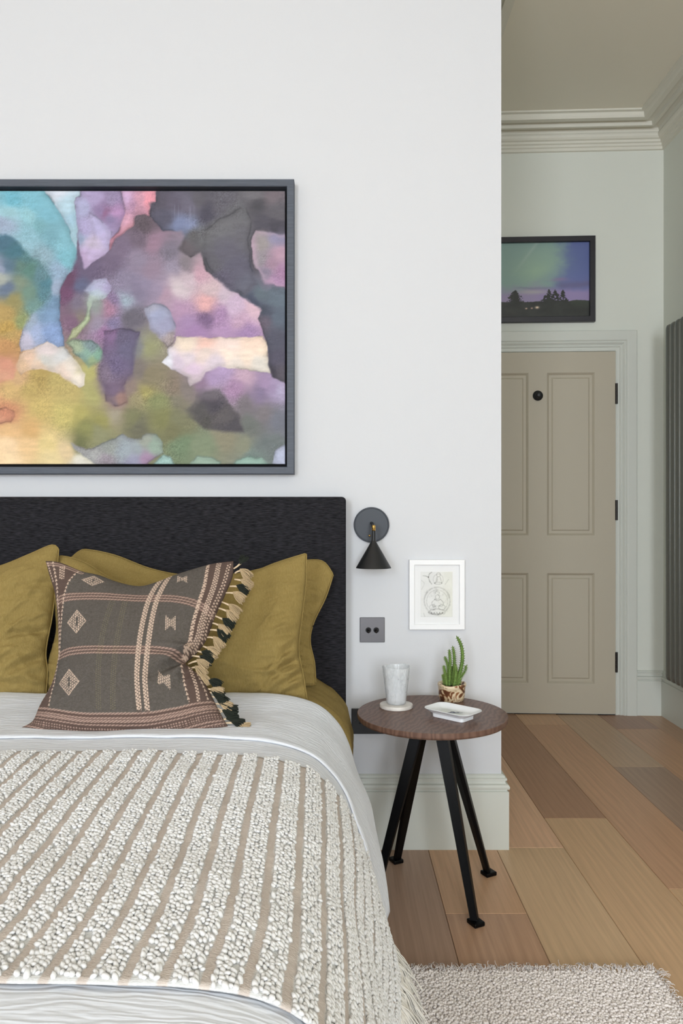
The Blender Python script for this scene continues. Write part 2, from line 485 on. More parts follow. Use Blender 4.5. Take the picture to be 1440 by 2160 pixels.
for r in range(row0, 8):
    xa = max(PX0 + r * PW, LX + .004); xb = min(PX0 + (r + 1) * PW, RX - .004)
    if xb - xa < .03: continue
    y_end = clip_hall(xa, xb) if (xa + xb) / 2 > WX else WY - .004
    if xa < WX < xb: y_end = WY - .004
    js = joints.get(r)
    if js is None:
        st = RNG.uniform(-3.8, -2.2); js = [st + 1.9 * k for k in range(5)]
    ys = [BY + .004] + [j for j in [js[0] - 1.9 * q for q in (4, 3, 2, 1)] + js if BY + .1 < j < y_end - .02] + [y_end]
    pieces = [(xa, xb, ys[k], ys[k + 1]) for k in range(len(ys) - 1)]
    if xa < WX < xb: pieces.append((WX + .004, xb, WY - .004, clip_hall(WX, xb)))
    for (a, b, c, d) in pieces:
        kx = None
        for key, colr in pcol.items():
            if key[0] == r:
                jj = [-9] + joints[r] + [9]
                mid = (c + d) / 2
                if jj[key[1]] < mid < jj[key[1] + 1]: kx = colr
        if kx is None:
            t = RNG.uniform(0, 1); kx = (142 + 30 * t, 114 + 27 * t, 92 + 20 * t)
        g = .0006
        cx_, cy_ = (a + b) / 2, (c + d) / 2; hw_, hl = (b - a) / 2 - g, (d - c) / 2 - g; e = .0012
        V = [(-hw_, -hl, -.0145), (hw_, -hl, -.0145), (hw_, hl, -.0145), (-hw_, hl, -.0145),
             (-hw_, -hl, -e), (hw_, -hl, -e), (hw_, hl, -e), (-hw_, hl, -e),
             (-hw_ + e, -hl + e, 0), (hw_ - e, -hl + e, 0), (hw_ - e, hl - e, 0), (-hw_ + e, hl - e, 0)]
        Fc = [(8, 9, 10, 11)] + [(i, (i + 1) % 4, 4 + (i + 1) % 4, 4 + i) for i in range(4)] + [(4 + i, 4 + (i + 1) % 4, 8 + (i + 1) % 4, 8 + i) for i in range(4)]
        o = from_np('plank', V, Fc, M_oak, fl)
        o.location = (cx_, cy_, 0)
        o.color = tuple(min(1.0, c * 1.72) for c in rgb(*kx)[:3]) + (1,)

# ------------------------------------------------------------------ hall: door, architrave, picture, radiator
HL = (RX, HY, 0)
door = empty('door_1', HL, HA)
struct(door, 'taupe four panel door with black hinges at the passage end', 'door')
dr = hx(1295); dm = hx(1132); dl = 2 * dm - dr
dtop = hz(1200, 744); dbot = .008
px0, px1 = hx(1151), hx(1252)             # right panels
ml = 2 * dm - px0                          # right edge of the left panels
pl0 = 2 * dm - px1
zt = [(hz(1200, 1130), hz(1200, 787)), (hz(1200, 1441), hz(1200, 1208))]
TH0, TH1 = -.024, .012
gap = .0
for a, b in ((dl, pl0), (px1, dr)): box('stile', a, b, TH0, TH1, dbot, dtop, M_door, door)
for a, b in ((zt[0][1], dtop), (zt[1][1], zt[0][0]), (dbot, zt[1][0])): box('rail', pl0, px1, TH0, TH1, a, b, M_door, door)
for z0, z1 in zt: box('mullion', ml, px0, TH0, TH1, z0, z1, M_door, door)
def panel(x0, x1, z0, z1):
    rings = [(0, 0), (.002, .0005), (.006, .004), (.012, .0105), (.014, .012), (.028, .012), (.030, .010), (.034, .0065), (.036, .0055)]
    V = []; Q = []
    for ins, dep in rings:
        y = TH0 + dep
        V += [(x0 + ins, y, z0 + ins), (x1 - ins, y, z0 + ins), (x1 - ins, y, z1 - ins), (x0 + ins, y, z1 - ins)]
    for i in range(len(rings) - 1):
        for k in range(4): Q.append((i * 4 + k, i * 4 + (k + 1) % 4, i * 4 + 4 + (k + 1) % 4, i * 4 + 4 + k))
    n = (len(rings) - 1) * 4
    Q.append((n, n + 1, n + 2, n + 3))
    from_np('panel', V, Q, M_door, door)
for z0, z1 in zt:
    panel(px0, px1, z0, z1); panel(pl0, ml, z0, z1)
for v0, v1 in ((810, 853), (1055, 1097), (1374, 1416)):
    z0, z1 = hz(1297, v1), hz(1297, v0)
    bm = bmesh.new()
    n = 5
    for k in range(n):
        a = z0 + (z1 - z0) * k / n; b = z0 + (z1 - z0) * (k + 1) / n - .001
        ret = bmesh.ops.create_cone(bm, cap_ends=True, segments=12, radius1=.0065, radius2=.0065, depth=b - a, matrix=Matrix.Translation((dr + .004, TH0 - .004, (a + b) / 2)))
    bm_box(bm, dr - .002, dr + .012, TH0 - .002, TH0 + .002, z0, z1)
    obj_bm('hinge', bm, M_dark, door)['label'] = 'dark bronze butt hinge'
kz, kx_ = hz(1132, 836), dm
kn = lathe('robe_knob', [(0, 0), (.028, 0), (.029, -.003), (.026, -.007), (.014, -.009), (.010, -.014), (.010, -.022), (.015, -.027), (.019, -.033), (.018, -.040), (.011, -.045), (0, -.046)], M_black, door, 32, (kx_, TH0, kz), 'Y')
kn['label'] = 'round black knob'
# architrave
arch = empty('trim_7', HL, HA)
struct(arch, 'moulded pale architrave around the taupe door', 'door frame')
ao, ai = hx(1340) - dr, .004
aprof = [(0, 0), (0, -.012), (.003, -.015), (.012, -.0155), (.014, -.012), (.020, -.013), (.026, -.019), (.030, -.0195), (.033, -.016), (.036, -.017), (.046, -.026), (.050, -.026),
         (.053, -.023), (.056, -.024), (.060, -.029), (.066, -.030), (ao - ai - .003, -.030), (ao - ai, -.027), (ao - ai, 0)]
xi, xl, zi = dr + ai, dl - ai, dtop + ai
k = len(aprof)
def arch_seg(name, pa, da, pb, db):
    V = [(pa[0] + da[0] * p, d, pa[1] + da[1] * p) for p, d in aprof] + [(pb[0] + db[0] * p, d, pb[1] + db[1] * p) for p, d in aprof]
    from_np(name, V, [(a, a + 1, k + a + 1, k + a) for a in range(k - 1)] + [tuple(range(k))], M_wood_w, arch)
arch_seg('jamb_casing', (xi, 0), (1, 0), (xi, zi), (1, 1))
arch_seg('head_casing', (xi, zi), (1, 1), (xl, zi), (-1, 1))
arch_seg('jamb_casing', (xl, zi), (-1, 1), (xl, 0), (-1, 0))
box('jamb_lining', dr + .002, dr + .004, -.014, .012, 0, dtop + .004, M_wood_w, arch)

def frame_ring(name, x0, x1, z0, z1, w, yf, yb, m, parent, chamfer=.0015):
    """mitred frame, front face yf (toward the camera, smaller y), back yb"""
    prof = [(0, yb), (0, yf + chamfer), (chamfer, yf), (w - chamfer, yf), (w, yf + chamfer), (w, yb)]
    cs = [((x0, z0), (1, 1)), ((x1, z0), (-1, 1)), ((x1, z1), (-1, -1)), ((x0, z1), (1, -1))]
    V = []; Q = []; kk = len(prof)
    for (cx_, cz_), (dx, dz) in cs:
        V += [(cx_ + dx * p, y, cz_ + dz * p) for p, y in prof]
    for i in range(4):
        j = (i + 1) % 4
        for a in range(kk): Q.append((i * kk + a, i * kk + (a + 1) % kk, j * kk + (a + 1) % kk, j * kk + a))
    bm = bmesh.new(); vs = [bm.verts.new(v) for v in V]
    for q in Q: bm.faces.new([vs[i] for i in q])
    return obj_bm(name, bm, m, parent)

def paint_plane(name, x0, x1, z0, z1, y, nx, nz, func, m, parent, depth=.0):
    """dense flat grid facing -y, coloured by func(x,z arrays)->(n,3) sRGB; with edge depth"""
    xs = np.linspace(x0, x1, nx); zs = np.linspace(z0, z1, nz)
    X, Z = np.meshgrid(xs, zs, indexing='ij')
    V = np.stack([X, np.full_like(X, y), Z], -1).reshape(-1, 3)
    C = func(X.ravel(), Z.ravel())
    Q = grid_q(nx, nz, flip=False)
    if depth:
        ring = [i * nz for i in range(nx)] + [(nx - 1) * nz + j for j in range(1, nz)] + [i * nz + nz - 1 for i in range(nx - 2, -1, -1)] + [j for j in range(nz - 2, 0, -1)]
        b = len(V); B = V[ring].copy(); B[:, 1] += depth
        V = np.vstack([V, B]); C = np.vstack([C, C[ring]])
        n = len(ring); r = np.array(ring); kk = np.arange(n)
        Q = np.vstack([Q, np.stack([r, b + kk, b + (kk + 1) % n, r[(kk + 1) % n]], -1)])
    o = quads_np(name, V, Q, m, parent, False)
    set_paint(o, C)
    return o

# aurora photograph over the door
pic = empty('framed_photograph', HL, HA)
tag(pic, 'black framed photograph of green aurora above dark trees, hung over the door', 'picture')
ax1, az1, az0 = hx(1252.5), hz(1200, 501.5), hz(1200, 681)
ax0 = ax1 - .74
frame_ring('frame', ax0, ax1, az0, az1, .031, -.032, -.001, M_frame_b, pic)
def aurora(x, z):
    # crop coordinates of the photograph: 62..725 x 122..690 is the print right of the wall corner
    u = 62 + (x - hx(1057.3)) / (hx(1241.5) - hx(1057.3)) * (725 - 62)
    v = 122 + (az1 - .031 - z) / ((az1 - az0) - .062) * (690 - 122)
    n1 = fbm(u / 160, v / 90, 3, 4); n2 = fbm(u / 60, v / 40, 9, 4)
    C = np.zeros((len(x), 3))
    blue = np.array([96, 108, 160.]); blue2 = np.array([120, 128, 180.]); green = np.array([138, 165, 158.]); lgreen = np.array([158, 185, 160.]); lil = np.array([160, 140, 180.])
    t = sstep(420, 620, u + n1 * 120 + (v - 250) * .35)
    C[:] = green * (1 - t[:, None]) + blue * t[:, None]
    g = np.exp(-(((u - 330 + (v - 300) * .3) / 190) ** 2 + ((v - 310) / 120) ** 2)) * (.8 + .3 * n1)
    C = C * (1 - g[:, None]) + lgreen * g[:, None]
    b = sstep(230, 520, v) * sstep(380, 600, u); C = C * (1 - .6 * b[:, None]) + blue2 * .6 * b[:, None]
    st = np.exp(-((u + v * .75 - 420) / 16) ** 2) * sstep(420, 150, v) * .35
    C = C * (1 - st[:, None]) + np.array([185, 200, 190.]) * st[:, None]
    l = sstep(420, 520, v + n1 * 50); C = C * (1 - .85 * l[:, None]) + lil * .85 * l[:, None]
    c1 = np.exp(-((v - 445 - n2 * 10 + (u - 600) * .04) / 24) ** 2) * sstep(420, 520, u + n2 * 60) * .75
    C = C * (1 - c1[:, None]) + np.array([110, 103, 138.]) * c1[:, None]
    c2 = np.exp(-((v - 405 - n2 * 14) / 14) ** 2) * np.exp(-((u - 500) / 70) ** 2) * .6
    C = C * (1 - c2[:, None]) + np.array([150, 122, 160.]) * c2[:, None]
    c3 = np.exp(-((v - 465 - n2 * 12) / 9) ** 2) * sstep(130, 230, u) * sstep(480, 380, u) * .5
    C = C * (1 - c3[:, None]) + np.array([120, 125, 145.]) * c3[:, None]
    c4 = np.exp(-((v - 497) / 16) ** 2) * np.exp(-((u - 300) / 120) ** 2) * .5
    C = C * (1 - c4[:, None]) + np.array([190, 190, 170.]) * c4[:, None]
    # hills and trees
    hill = 572 - 10 * np.exp(-((u - 650) / 60) ** 2) + 6 * fbm(u / 60, u * 0, 5) - 6 * np.exp(-((u - 350) / 50) ** 2)
    dark = sstep(-3, 3, v - hill)
    def spruce(cx, top, bot, wid, sd):
        tt = np.clip((v - top) / (bot - top), 0, 1)
        wv = 1.5 * wid * tt ** .8 * (.55 + .6 * np.abs(vnoise(v / 11 + sd, np.sign(u - cx) * 3 + sd, sd)) + .3 * vnoise(v / 4, u / 6, sd))
        return ((np.abs(u - cx) < wv + 2) & (v > top)).astype(float)
    tr = np.maximum.reduce([spruce(165, 480, 590, 62, 1), spruce(418, 475, 590, 34, 2), spruce(465, 478, 600, 42, 3), spruce(525, 482, 585, 30, 4), spruce(395, 520, 600, 40, 5), spruce(545, 540, 600, 22, 6)])
    gapn = (fbm(u / 12, v / 9, 21, 3) > .42) & (u > 370) & (u < 560) & (v < 560)
    dark = np.maximum(dark, np.where(gapn, 0, tr))
    land = np.array([50, 52, 48.]) + 8 * n2[:, None] + np.array([10, 14, 8]) * sstep(560, 600, u)[:, None] * sstep(640, 570, v)[:, None]
    C = C * (1 - dark[:, None]) + land * dark[:, None]
    for (lu, lv, lr, c) in ((330, 615, 9, (255, 225, 195)), (248, 622, 5, (235, 200, 180)), (290, 620, 5, (225, 180, 160))):
        s = np.exp(-(((u - lu) / (lr * 1.6)) ** 2 + ((v - lv) / lr) ** 2))
        C = C * (1 - s[:, None]) + np.array(c) * s[:, None]
    return C
M_print = attr_mat('photo_print', 0.35, spec=0.4)
pr = paint_plane('print', ax0 + .028, ax1 - .028, az0 + .028, az1 - .028, -.012, 240, 160, aurora, M_print, pic, .010)

# radiator on the right-hand wall
M_rad = mat('anthracite_radiator', rgb(128, 130, 126), 0.33, 0.6)
rad = empty('radiator', (RX, 3.9, 0))
tag(rad, 'tall anthracite tube radiator on the wall beside the door', 'radiator')
rx = -.068
zb, ztp = .248, 2.154
for kk in range(9):
    yc = 4.155 - .058 * kk - 3.9
    prof = [(0, 0), (.012, .002), (.020, .008), (.0235, .018), (.0245, .03)]
    pf = [(r, z + zb) for r, z in prof] + [(r, ztp - z) for r, z in reversed(prof)]
    lathe('tube', pf, M_rad, rad, 20, (rx, yc, 0))
for zc in (.34, 2.06): tube('header_pipe', [(rx + .03, .26, zc), (rx + .03, -.22, zc)], .016, M_rad, rad, 12)
for zc in (.45, 1.95):
    for yc in (.2, -.16): tube('wall_bracket', [(rx + .02, yc, zc), (-.002, yc, zc)], .009, M_rad, rad, 10)
tube('feed_pipe', [(rx + .03, -.22, .34), (rx + .03, -.262, .34), (rx + .03, -.27, .30), (rx + .03, -.27, .0)], .009, M_rad, rad, 10)

# ------------------------------------------------------------------ large abstract painting
big = empty('framed_painting', (0, WY, 0))
tag(big, 'large abstract watercolour painting in grey floater frame above the headboard', 'painting')
fy = -.048                                    # front of frame relative to the wall
s_ = F / (WY + fy)
gx1, gz1, gz0 = (620 - CX) / s_, EYE + (CY - 377.5) / s_, EYE + (CY - 1000) / s_
gx0 = gx1 - 1.31
frame_ring('frame', gx0, gx1, gz0, gz1, .0245, fy, -.002, M_gframe, big, .002)
box('backing', gx0 + .02, gx1 - .02, -.012, -.004, gz0 + .02, gz1 - .02, M_backing, big)
s2 = F / (WY - .044)
ux = lambda u: (u - CX) / s2
vz = lambda v: EYE + (CY - v) / s2
# colour fields of the painting: outline (pixels), edge softness, colour samples (u,v,r,g,b)
BASE = "13,711,180,150,90;11,729,190,140,90;43,793,205,165,120;11,776,200,135,110;28,819,205,170,110;13,873,200,135,100;65,819,185,160,95;86,793,178,152,88;118,798,185,165,100;151,823,190,170,105;86,862,200,175,105;133,873,198,182,108;168,873,175,165,95;194,830,170,165,105;194,787,178,172,105;183,905,140,140,85;172,933,110,112,75;215,884,150,145,85;215,916,140,140,105;65,905,215,170,110;22,905,225,180,125;13,938,240,205,160;54,938,235,195,140;97,938,225,200,135;108,966,228,205,150;22,970,245,212,165;140,948,222,195,150;172,970,220,215,200;311,733,150,150,110;321,787,135,125,100;309,830,165,155,95;332,851,135,140,95;365,819,135,120,105;375,851,128,122,105;343,884,130,130,85;375,884,125,125,95;365,905,120,118,85;397,823,130,120,115;515,854,120,112,118;558,873,125,118,122;580,884,115,118,130;526,894,108,112,108;472,927,140,135,112;515,938,138,140,118;429,938,128,140,112;386,938,115,135,105;569,938,110,118,118;537,959,115,130,125;322,513,150,120,140;322,567,145,125,145;354,535,120,112,128;393,556,130,120,128;365,563,145,135,155;397,584,195,175,185;375,610,205,190,195;418,578,190,150,165;440,610,200,175,180;472,621,195,175,190;494,643,195,170,195;537,653,210,175,190;429,638,220,165,165;461,664,165,130,170;505,675,190,155,180;386,653,175,140,170;354,621,170,140,160;332,610,150,135,160;311,599,135,125,150;433,670,120,95,130;397,679,160,130,170;408,701,160,125,170;515,703,160,128,172;472,696,175,140,180;258,524,120,105,128;291,546,140,128,150;237,556,112,98,122;194,567,105,92,118;258,599,135,125,150;237,632,130,110,145;291,610,130,120,145;258,627,150,165,180;226,651,165,120,145;205,643,140,150,145;280,668,105,100,112;237,681,125,115,150;205,681,150,140,160;168,599,95,100,130;146,589,105,72,98;140,621,112,75,105;164,643,120,110,130;151,675,125,95,120;168,664,130,120,110;215,694,150,110,150;248,733,108,98,130;258,765,108,98,128;226,780,120,105,125;291,733,125,125,130;297,776,125,115,110;237,811,118,102,125;269,819,140,122,115;248,845,150,120,120;237,873,160,150,130;291,841,150,140,105;280,884,125,125,90;291,901,110,108,90;451,798,170,145,185;472,783,175,150,190;515,798,190,158,178;558,811,160,135,170;429,804,140,115,140;494,823,165,130,165;580,819,155,135,170;591,823,170,160,190;548,828,130,115,145;451,819,155,135,155;300,480,95,84,92;290,505,110,96,112;-60,780,195,150,100;-140,760,160,130,100;-80,930,225,180,120;-170,930,215,170,120"
FIELDS = [
 ([(-250,395),(92,395),(108,419),(121,438),(138,468),(151,498),(161,528),(159,546),(151,567),(134,593),(129,610),(127,632),(126,675),(136,720),(138,731),(115,735),(99,722),(71,735),(43,740),(41,729),(46,690),(60,660),(0,640),(-250,640)], 1.5,
  "30,425,105,175,195;70,430,118,180,198;100,450,120,180,198;20,450,150,195,205;60,455,140,190,200;10,470,150,165,190;85,480,115,165,175;110,500,115,165,180;140,510,125,180,195;60,500,135,180,195;50,520,140,180,195;90,540,140,170,185;120,570,140,165,190;145,545,120,180,195;115,610,150,165,190;80,545,120,150,160;90,640,110,145,165;60,680,150,165,185;110,660,120,150,185;115,700,130,155,200;80,700,155,170,205;50,720,190,185,205;110,640,110,140,170;30,640,150,150,100;-100,450,110,165,185"),
 ([(-250,480),(0,498),(13,494),(26,500),(37,511),(47,526),(65,539),(80,548),(97,565),(108,580),(110,602),(108,623),(86,649),(65,666),(46,695),(0,705),(-250,705)], 5,
  "10,510,75,110,130;30,530,72,115,130;50,545,85,125,130;60,570,90,130,120;85,575,95,130,140;100,600,80,125,140;90,620,88,128,140;40,600,125,140,120;20,560,85,110,130;15,610,100,115,140;5,590,165,170,160;60,620,110,140,125;30,640,150,140,90;70,650,110,145,140;10,660,180,150,90;15,690,185,150,80;45,680,140,150,100;40,560,95,125,115;5,565,140,150,175;-100,560,110,130,130"),
 ([(90,395),(171,395),(170,414),(159,419),(157,432),(161,460),(164,503),(160,528),(151,498),(138,468),(121,438),(108,419)], 1.2, "130,408,205,212,226;140,430,175,205,220;150,460,160,195,215;158,490,165,200,215"),
 ([(171,395),(254,395),(267,447),(248,488),(233,516),(231,528),(224,535),(194,554),(179,569),(172,546),(166,513),(161,466),(159,438),(157,429),(161,419),(170,414)], 1.2,
  "200,415,165,150,190;235,420,145,130,165;215,445,135,120,160;235,460,135,122,160;222,447,140,95,130;175,440,165,165,200;180,480,165,155,195;210,480,172,165,205;195,510,190,175,200;200,540,185,165,205;180,550,190,165,205;170,500,150,165,195;245,450,175,135,180"),
 ([(187,448),(215,462),(236,490),(231,528),(194,554),(179,566),(176,540),(195,500)], 2.0, "210,480,176,168,208;195,510,194,180,204;200,540,189,170,208;180,550,192,168,206;225,500,178,166,204"),
 ([(254,395),(327,395),(327,428),(318,430),(315,457),(304,452),(285,455),(280,475),(262,490),(245,505),(234,525),(231,528),(233,510),(248,488),(265,450)], 1.2, "262,420,200,165,205;275,430,170,130,160;300,420,200,145,165;318,420,235,150,165;260,470,215,160,185;270,480,205,145,160;240,505,190,130,150;290,440,185,135,155"),
 ([(198,589),(224,589),(235,602),(233,615),(215,632),(194,636),(190,650),(190,662),(187,677),(172,700),(160,715),(140,722),(151,700),(177,675),(183,658),(181,638),(189,621),(181,610)], 1.2, "210,600,172,170,200;225,605,170,160,198;195,610,165,168,200;200,622,175,190,205;195,632,180,195,185;188,645,175,190,170;185,670,185,200,160;160,705,180,185,145"),
 ([(140,722),(168,716),(194,718),(215,733),(224,746),(213,763),(187,775),(170,757),(155,746)], 2.5, "160,735,165,180,150;180,745,130,165,150;205,745,125,165,145;190,730,125,145,150;195,760,145,165,125;170,750,130,160,150"),
 ([(43,742),(71,735),(99,723),(121,733),(138,731),(151,750),(164,768),(179,791),(177,811),(166,819),(155,811),(138,802),(129,791),(112,783),(86,778),(65,780),(47,789),(34,776)], 1.3, "60,755,225,190,165;100,740,220,205,205;100,765,195,195,190;130,755,205,205,205;150,780,225,212,200;90,775,225,195,170;135,790,228,205,190;165,800,232,220,205;45,770,215,180,145;165,780,205,195,165"),
 ([(220,700),(260,690),(295,700),(285,740),(280,790),(262,812),(270,850),(240,858),(226,845),(222,815),(208,800),(207,780),(218,750)], 3, "235,700,130,102,140;260,710,104,96,122;270,740,106,100,128;245,770,108,96,128;225,785,126,110,130;240,820,116,98,122;255,845,158,124,116;235,850,130,110,120"),
 ([(305,650),(325,637),(345,640),(360,660),(372,690),(368,715),(355,735),(340,715),(315,695)], 1.5, "330,665,155,160,190;350,690,155,155,185;320,650,165,165,185;360,715,170,155,155"),
 ([(354,737),(369,718),(373,712),(429,712),(556,710),(565,729),(565,755),(572,761),(567,772),(572,789),(537,783),(494,778),(461,776),(433,785),(423,802),(402,815),(393,795),(373,787),(341,767),(356,752)], 1.3,
  "390,725,235,215,195;430,725,240,195,180;480,725,240,215,205;530,725,240,210,190;560,740,242,218,195;400,750,215,200,208;430,745,225,205,195;480,745,245,222,205;520,755,242,218,198;370,765,205,188,205;410,775,215,190,212;400,800,190,175,180;450,765,215,200,210;550,770,220,212,202;500,770,225,212,202;345,765,235,235,245"),
 ([(395,864),(416,841),(421,828),(461,823),(483,849),(502,873),(515,910),(483,911),(429,905),(403,884)], 5, "420,870,88,85,85;450,850,80,75,84;470,880,95,90,92;490,900,82,78,84;430,890,85,82,80;450,830,110,102,110"),
 ([(327,395),(610,395),(610,492),(586,496),(558,490),(537,488),(528,516),(537,563),(558,597),(610,608),(610,690),(610,815),(571,795),(565,772),(565,733),(557,703),(545,671),(551,653),(515,630),(477,604),(451,584),(433,574),(427,550),(423,533),(403,544),(375,524),(390,498),(384,485),(343,488),(322,462),(315,457),(317,429),(327,427)], 1.6,
  "340,425,90,85,98;370,430,98,92,108;400,430,108,103,120;420,420,95,92,100;470,425,98,95,104;440,450,78,75,88;350,460,90,88,105;380,475,120,130,165;400,480,125,135,170;410,500,95,93,95;395,525,100,92,98;430,500,105,104,108;470,480,108,107,112;500,450,102,101,106;520,500,102,100,108;480,530,98,95,108;500,560,95,92,108;450,550,90,88,95;470,585,95,90,108;520,600,100,100,115;540,550,95,92,102;545,430,80,78,84;560,470,85,82,92;585,450,98,95,102;580,480,78,75,85;575,415,115,105,112;540,412,115,112,118;550,620,100,112,122;580,630,100,112,125;540,630,78,82,102;560,660,80,85,100;585,670,95,105,120;580,720,85,85,100;590,760,88,85,102;575,790,72,68,80;555,680,105,95,110;600,790,90,85,95"),
 ([(430,484),(475,455),(505,437),(520,436),(528,470),(524,520),(540,600),(515,625),(477,600),(436,566),(425,530)], 3, "430,500,105,104,108;470,480,110,109,114;500,450,106,105,110;520,500,104,102,110;480,530,100,97,110;500,560,97,94,110;450,550,96,94,102;470,585,97,92,110;520,600,102,102,117"),
 ([(539,492),(610,498),(610,608),(558,597),(539,563)], 8, "555,510,150,142,142;585,505,140,135,165;550,545,145,138,145;590,540,180,145,165;575,560,160,130,150;580,590,165,130,165;560,575,135,125,145;595,575,165,125,160"),
 ([(151,935),(155,946),(172,959),(198,980),(310,985),(317,972),(345,955),(343,933),(328,916),(311,914),(300,918),(297,925),(276,926),(258,916),(225,930),(180,950)], 1.8, "200,960,165,165,165;230,945,150,155,150;260,950,150,160,168;290,950,150,160,165;310,930,155,160,148;330,940,145,165,150;310,968,165,135,165;220,970,150,140,150;285,970,150,150,175"),
 ([(317,985),(345,958),(360,965),(372,985)], 2, "345,970,160,195,188"), ([(395,985),(415,960),(445,962),(465,972),(460,985)], 2, "430,970,152,176,158"), ([(490,985),(495,970),(520,962),(550,965),(570,985)], 2, "530,972,148,180,166"),
 ([(579,948),(598,938),(610,938),(610,990),(575,978)], 1.2, "590,965,176,182,206"),
 ([(-10,862),(12,860),(28,868),(31,880),(22,892),(-10,893)], 2, "10,875,204,134,104;8,882,214,150,120"), ([(-10,757),(22,757),(35,778),(28,800),(-10,806)], 5, "12,776,204,138,114;10,782,212,158,128"),
]
def _pts(t): return np.array([[float(a) for a in q.split(',')] for q in t.split(';')])
def _rbf(u, v, pts, k0):
    C = np.zeros((len(u), 3)); W = np.zeros(len(u))
    for q in pts:
        w = 1.0 / ((u - q[0]) ** 2 + (v - q[1]) ** 2 + k0) ** 2
        C += w[:, None] * q[2:5]; W += w
    return C / W[:, None]
def abstract(x, z):
    u = x * s2 + CX; v = CY - (z - EYE) * s2
    wu = u + 11 * fbm(u / 45, v / 45, 1, 5); wv = v + 11 * fbm(u / 45, v / 45, 51, 5)
    C = _rbf(wu, wv, _pts(BASE), 90)
    ju = u + 4.5 * fbm(u / 22, v / 22, 77, 5); jv = v + 4.5 * fbm(u / 22, v / 22, 93, 5)
    rn = fbm(u / 35, v / 35, 15, 3)
    for poly, soft, samples in FIELDS:
        xs = [p[0] for p in poly]; ys = [p[1] for p in poly]
        k = (ju > min(xs) - 25) & (ju < max(xs) + 25) & (jv > min(ys) - 25) & (jv < max(ys) + 25)
        if not k.any(): continue
        sd = poly_sd(ju[k], jv[k], poly)
        sf = soft * (1 + 2.2 * sstep(.05, .5, rn[k]))
        a = sstep(1, -1, sd / sf)[:, None]
        c = _rbf(wu[k], wv[k], _pts(samples), 60)
        c = C[k] * (1 - a) + c * a
        rim = .20 * np.exp(-((sd + 1.2) / 1.6) ** 2) * sstep(.15, -.25, rn[k]) + .07 * np.exp(-((sd + 4) / 5) ** 2) * (sd < 3)
        C[k] = c * (1 - (rim if soft < 4 else 0 * rim))[:, None]
    gr = vnoise(u / 1.7, v / 1.7, 33) * sstep(-.2, .5, fbm(u / 60, v / 60, 41, 3)) * sstep(230, 110, C.mean(1))
    C = C * (1 + .14 * gr + .05 * fbm(u / 18, v / 6, 61, 3) + .02 * vnoise(u, v, 8))[:, None]
    for cu, wd, y0, y1 in ((400, 14, 428, 480), (372, 8, 425, 470)):       # dry brushed streaks
        st = np.exp(-((u - cu) / wd) ** 2) * sstep(y0, y0 + 15, v) * sstep(y1 + 6, y1 - 6, v) * np.clip(vnoise(u / 1.6, v / 40, 91), 0, 1)
        C = C * (1 - .35 * st[:, None]) + np.array([165, 172, 200.]) * .35 * st[:, None]
    C = C.mean(1, keepdims=True) + (C - C.mean(1, keepdims=True)) * .88
    return np.clip(C, 0, 255)
M_canvas = attr_mat('painted_canvas', 0.75, bump=.15, bscale=(700, 700, 700), spec=0.2)
cv = paint_plane('canvas', gx0 + .033, ux(600.5), vz(978.5), vz(403), -.044, 480, 360, abstract, M_canvas, big, .030)
cv['label'] = 'canvas with teal, violet, ochre and grey washes'

# ------------------------------------------------------------------ bed
bed = empty('bed', (-.8, 1.55, 0))
BO = Vector((-.8, 1.55, 0))
tag(bed, 'bed with charcoal woven headboard against the white wall', 'bed')
def bed_child(o):
    o.parent = bed; o.matrix_parent_inverse = Matrix.Translation(-BO); return o
M_head = mat('charcoal_weave', rgb(16, 16, 18), 0.9, col2=rgb(52, 51, 55), vscale=(45, 30, 420), bump=0.35, bscale=(120, 120, 420), spec=0.15, detail=6)
M_mattress = mat('mattress_cloth', rgb(225, 222, 216), 0.9)
hbx1 = .0275; hbx0 = -1.63
hb = box('headboard', hbx0, hbx1, 2.572, 2.664, .12, 1.2005, M_head, None, .014, 4, True); autosmooth(hb, 50); bed_child(hb)
sm_ = .017
pts = [(hbx0 + sm_, 2.5712, .13), (hbx0 + sm_, 2.5712, 1.2005 - sm_), (hbx1 - sm_, 2.5712, 1.2005 - sm_), (hbx1 - sm_, 2.5712, .13)]
bm = bmesh.new()
for a, b in zip(pts[:-1], pts[1:]):
    bm_box(bm, min(a[0], b[0]) - .0012, max(a[0], b[0]) + .0012, 2.5698, 2.5735, min(a[2], b[2]) - .0012, max(a[2], b[2]) + .0012)
pp = obj_bm('seam', bm, mat('seam_thread', rgb(22, 21, 24), .9)); pp.parent = hb
bb_ = box('bed_base', -1.60, -.02, .62, 2.57, .10, .33, M_head, None, .01, 2); bed_child(bb_)
mm_ = box('mattress', -1.57, -.05, .62, 2.56, .332, .565, M_mattress, None, .085, 5, True); bed_child(mm_)
for x in (-1.5, -.12):
    for y in (.72, 2.45):
        l = box('leg', x - .03, x + .03, y - .03, y + .03, 0, .102, M_black, None, .004); bed_child(l)

